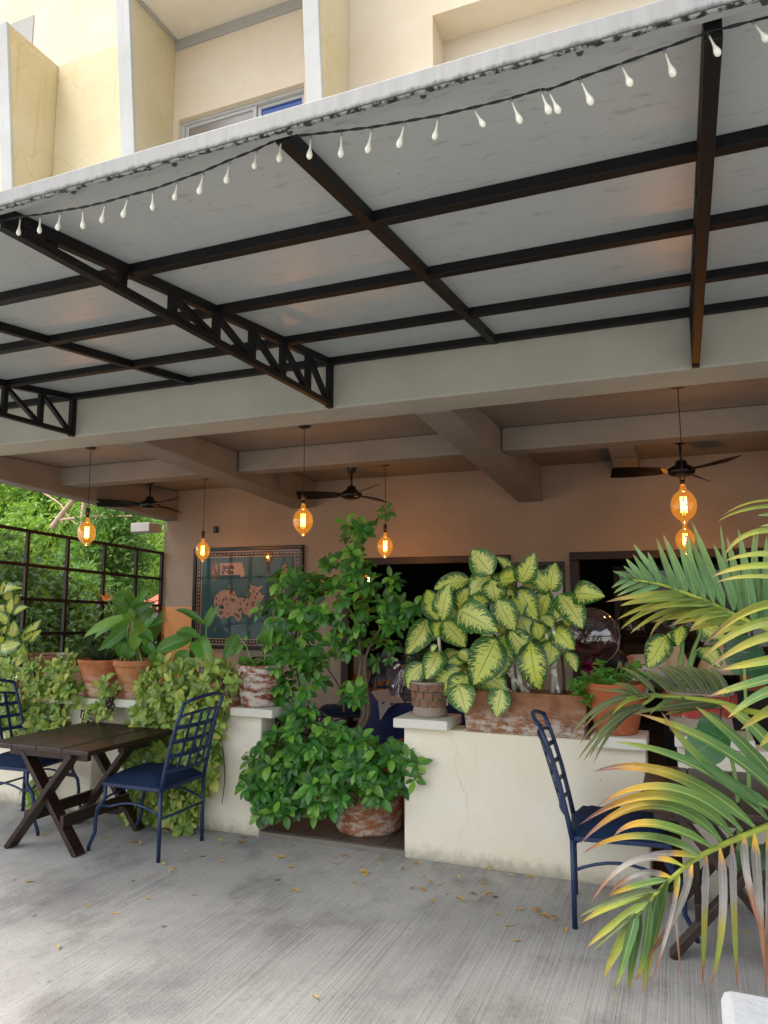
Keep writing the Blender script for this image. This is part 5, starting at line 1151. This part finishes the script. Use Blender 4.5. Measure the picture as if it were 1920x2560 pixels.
# ------------------------------------------------------------------ trellis, trees and neighbours beyond the left side
tl = thing('steel_trellis', 'black steel grid trellis along the open left side', 'trellis', (-6.9, 6.5, 0), world=True)
TY = (4.62, 5.0, 5.55, 6.14, 6.73, 7.34, 7.94, 8.47)
for y in TY: MB().box((-6.92, y-.018, .1), (-6.88, y+.018, 2.42-(y-5.5)*.045)).build('upright', 'trellis', tl)
for z0, z1 in ((2.47, 2.275), (2.07, 1.905), (1.68, 1.53), (1.28, 1.16), (.9, .8)): MB().hexa([(-6.917,4.6,z0-.018),(-6.883,4.6,z0-.018),(-6.883,8.49,z1-.018),(-6.917,8.49,z1-.018),(-6.917,4.6,z0+.018),(-6.883,4.6,z0+.018),(-6.883,8.49,z1+.018),(-6.917,8.49,z1+.018)]).build('rail', 'trellis', tl)
MB().box((-6.93, 4.6, -.05), (-6.8, 8.49, .75)).build('kerb_wall', 'cream', tl, bevel=.01)
tv = {k: leaf_variants('leaf', k, 4, w, 'lance', 3, 2, fold=.2) for k, w in (('tree_a', .34), ('tree_b', .40), ('tree_c', .42))}
def tree(name, label, base, blobs, mat, size, n, limbs, cat='tree', bark='bark', droop=.6, group='trees beyond the trellis'):
    t = thing(name, label, cat, base, group=group, world=True); m = MB(); var = tv[mat]
    for (cx, cy, cz, rx, rz) in blobs:
        k = int(n*rx*rx*rz/.5)
        for i in range(k):
            d = rdir(); r = rnd.random()**.4; p = V((cx+d.x*rx*r, cy+d.y*rx*r, cz+d.z*rz*r))
            if noise.noise(p*1.9/max(.4, rx)) < -.18: continue
            dr = (rdir()*.8+d*.5+V((0,0,-droop))).normalized(); v = var[rnd.randrange(4)][0]; mt = frame_mat(p, dr, rdir(-.2,1), size*rnd.uniform(.6,1.4)); m.add([mt @ q for q in v.v], v.f, v.uv, rnd.random()*.9+.05)
    m.build('crown', mat, t, smooth=True, kind='stuff')
    for pts, r0, r1 in limbs: curve_tube(pts, r0, r1, 8).build('trunk' if r0 > .08 else 'limb', bark, t, smooth=True)
    return t
A = lambda x, y, Y: tuple(at(x, y, Y))
def blob(x, y, Y, r, rz): p = at(x, y, Y); return (p.x, p.y, p.z, r, rz)
tree('rain_tree', 'bright feathery green tree with pale branches beyond the trellis', (-17, 13.5, 0), [blob(60,1270,13,1.5,1.0), blob(-60,1230,13,1.5,1.2), blob(150,1330,12.5,1.2,.8), blob(40,1400,12.5,1.5,.8), blob(250,1230,14,1.2,.7), blob(-40,1350,12.5,1.3,1.0), blob(140,1250,13.2,1.0,.7), blob(60,1170,13.5,1.6,.8), blob(120,1420,12.8,1.1,.7), blob(20,1320,12.6,1.0,.6)], 'tree_a', .17, 1500,
     [([(-17,13.5,0), A(190,1430,11.3), A(205,1330,11.3), A(215,1230,11.3), A(240,1150,11.3)], 0.096, 0.036), ([A(130,1320,11.3), A(155,1285,11.3), A(190,1240,11.3), A(230,1170,11.3)], 0.066, 0.030), ([A(150,1300,11.3), A(220,1292,11.3), A(330,1290,11.3)], 0.030, 0.018), ([A(105,1230,11.3), A(150,1260,11.3), A(170,1290,11.3), A(200,1320,11.3)], 0.021, 0.012), ([A(235,1310,11.3), A(255,1275,11.3), A(280,1260,11.3), A(320,1240,11.3)], 0.027, 0.012), ([A(205,1410,11.3), A(203,1330,11.3), A(210,1250,11.3)], 0.030, 0.021), ([A(230,1270,11.3), A(235,1230,11.3), A(250,1180,11.3)], 0.024, 0.012)], bark='bark_pale')
tree('cypress_tree', 'dark soft needled tree in the middle beyond the trellis', (-12.5, 11.5, 0), [blob(275,1340,11.5,.7,.8), blob(255,1430,11.5,.9,.9), blob(290,1270,11.5,.45,.6), blob(230,1500,11.3,.9,.8), blob(320,1390,11.8,.5,.5)], 'tree_b', .12, 3200, [([(-12.5,11.5,0), A(270,1480,11.5), A(275,1330,11.5)], .10, .03)], droop=-.3)
tree('broadleaf_tree', 'rounded light green tree by the building corner', (-12, 14, 0), [blob(370,1350,14,1.2,.9), blob(345,1400,13.6,1.1,.6), blob(400,1410,13.5,1.0,.7), blob(400,1330,14.5,1.2,1.0)], 'tree_a', .16, 1200, [([(-12,14,0), A(380,1450,14), A(375,1350,14)], .12, .04)])
tree('distant_tree', 'deep green tree mass closing the view behind the others', (-20, 19, 0), [blob(60,1330,19,2.6,1.8), blob(250,1380,19,2.6,1.8), blob(400,1350,19,2.2,2.0), blob(-100,1250,19,3,2.4), blob(330,1230,20,2,1.0), blob(150,1420,18,2.6,1.6), blob(420,1420,18,2.0,1.4)], 'tree_b', .30, 130, [([(-20,19,0), A(150,1450,19), A(150,1300,19)], .25, .1)])
tree('garden_shrub', 'dark leafy garden shrub right behind the trellis', (-8.2, 7, 0), [blob(60,1500,7.4,.75,.6), blob(150,1560,7.6,.7,.6), blob(250,1570,8.2,.7,.55), blob(320,1630,8.4,.6,.5), blob(0,1420,6.9,.45,.5), blob(20,1560,6.8,.7,.6), blob(120,1470,7.8,.35,.45), blob(200,1620,7.4,.7,.5), blob(380,1640,8.8,.45,.45)], 'tree_c', .11, 4200, [([(-8.2,7,0), A(100,1640,7.2), A(90,1480,7.2)], .04, .015), ([(-8.4,7.6,0), A(250,1600,7.8), A(240,1500,7.8)], .04, .015)], cat='shrub', group=None)
tree('garden_bush', 'mid green bush low behind the trellis near the left edge', (-9.5, 8.6, 0), [blob(120,1560,9,.9,.7), blob(40,1470,9.2,.7,.6), blob(200,1520,9.6,.8,.8)], 'tree_b', .12, 2400, [([(-9.5,8.6,0), A(120,1560,9)], .05, .02)], cat='shrub', group=None)
# neighbour house with red tile roof
hs = thing('neighbour_house', 'white house with red tiled roof beyond the trellis', 'house', (-10.5, 11.2, 0))
h0 = at(322, 1532, 11.2)-V((-10.5,11.2,0)); ez = at(360,1532,11.2).z
MB().box((h0.x+.1, .3, 0), (h0.x+4.5, 4, ez)).build('wall', 'house_wall', hs)
MB().box((h0.x-.1, -.02, ez-.14), (h0.x+4.7, .28, ez+.0)).build('eaves', 'white', hs)
tmh = bpy.data.meshes.new('roof_tile'); nn = 6
tv_ = [(.11*math.cos(math.pi*k/nn), y, .05*math.sin(math.pi*k/nn)+(.02 if y < .1 else 0)) for y in (0, .42) for k in range(nn+1)]
tmh.from_pydata(tv_, [], [(k, k+1, nn+2+k, nn+1+k) for k in range(nn)]); tmh.materials.append(MAT['roof_tile'])
sl2 = R(24)
MB().add([(h0.x-.1,-.1,ez+.01),(h0.x+4.7,-.1,ez+.01),(h0.x+4.7,2.9,ez+.01+3*math.tan(sl2)),(h0.x-.1+2.4,2.9,ez+.01+3*math.tan(sl2))], [(0,1,2,3)]).build('roof', 'roof_tile', hs)
for j in range(8):
    for i in range(24):
        x = h0.x-.05+.2*i
        if x < h0.x-.1+.30*j+.08: continue
        o = link('roof_tile', tmh, hs); o.location = (x, -.16+.38*j*math.cos(sl2), ez+.02+.38*j*math.sin(sl2)); o.rotation_euler = (sl2, 0, 0)
# white boundary wall
gw = at(0, 1500, 11)
o = MB().box((-4.5,-.1,0), (.6,.1,1.75)).build('garden_wall', 'house_wall', None, bevel=.01); o.location = (gw.x+2.0, 10.6, 0); tag(o, 'white garden wall glimpsed behind the trellis shrubs', 'wall')

# ------------------------------------------------------------------ fallen leaves
LV = leaf_variants('fallen_leaf', 'dry', 6, .38, 'lance', 5, 2, fold=.35, arch=(-.12,.22), wave=.05)
spots = [(95,2090),(250,2095),(265,2105),(330,2110),(345,2108),(335,2135),(400,2075),(165,2065),(235,2018),(530,2110),(545,2125),(557,2105),(550,2122),(495,2145),(405,2160),(425,2178),(385,2185),(480,2190),(600,2105),(620,2092),(660,2115),(700,2110),(690,2145),(735,2170),(770,2120),(785,2108),(825,2160),(905,2120),(910,2148),(940,2150),(955,2155),(950,2165),(895,2178),(915,2190),(1000,2180),(1030,2165),(1070,2195),(1040,2215),(1080,2205),(1090,2215),(1065,2230),(1085,2260),(880,2210),(750,2230),(1180,2165),(1210,2195),(1205,2205),(1225,2180),(1285,2190),(1245,2215),(1340,2200),(1160,2220),(1190,2235),(1195,2250),(1215,2245),(1165,2260),(1240,2283),(1310,2275),(1330,2285),(1345,2290),(1380,2305),(1260,2315),(1020,2325),(1300,2350),(690,2270),(780,2288),(495,2235),(360,2245),(65,2205),(35,2200),(145,2365),(220,2258),(780,2495),(1115,2385),(1415,2330),(1360,2225),(1385,2220),(1420,2170),(1540,2485),(1565,2275),(1690,2390),(1850,2390),(1870,2340),(1480,2300),(640,2170),(565,2150),(470,2130),(860,2140),(1110,2240),(1140,2190),(300,2280),(1430,2195)]
for (x, y) in spots:
    p = atz(x+rnd.uniform(-6,6), y+rnd.uniform(-4,4), .004); me = LV[rnd.randrange(6)][1]; o = bpy.data.objects.new('fallen_leaf', me); COL.objects.link(o)
    s = rnd.uniform(.024, .072)*min(1, p.y/3.8); o.location = p+V((0,0,.002)); o.rotation_euler = (rnd.uniform(-.25,.25), rnd.uniform(-.08,.08), rnd.uniform(0,6.28)); o.scale = (s,s,s)
    tag(o, 'small yellow brown fallen leaf lying on the concrete', 'leaf', 'fallen leaves on the concrete')
for o in bpy.data.objects:
    if '_w' in o: del o['_w']
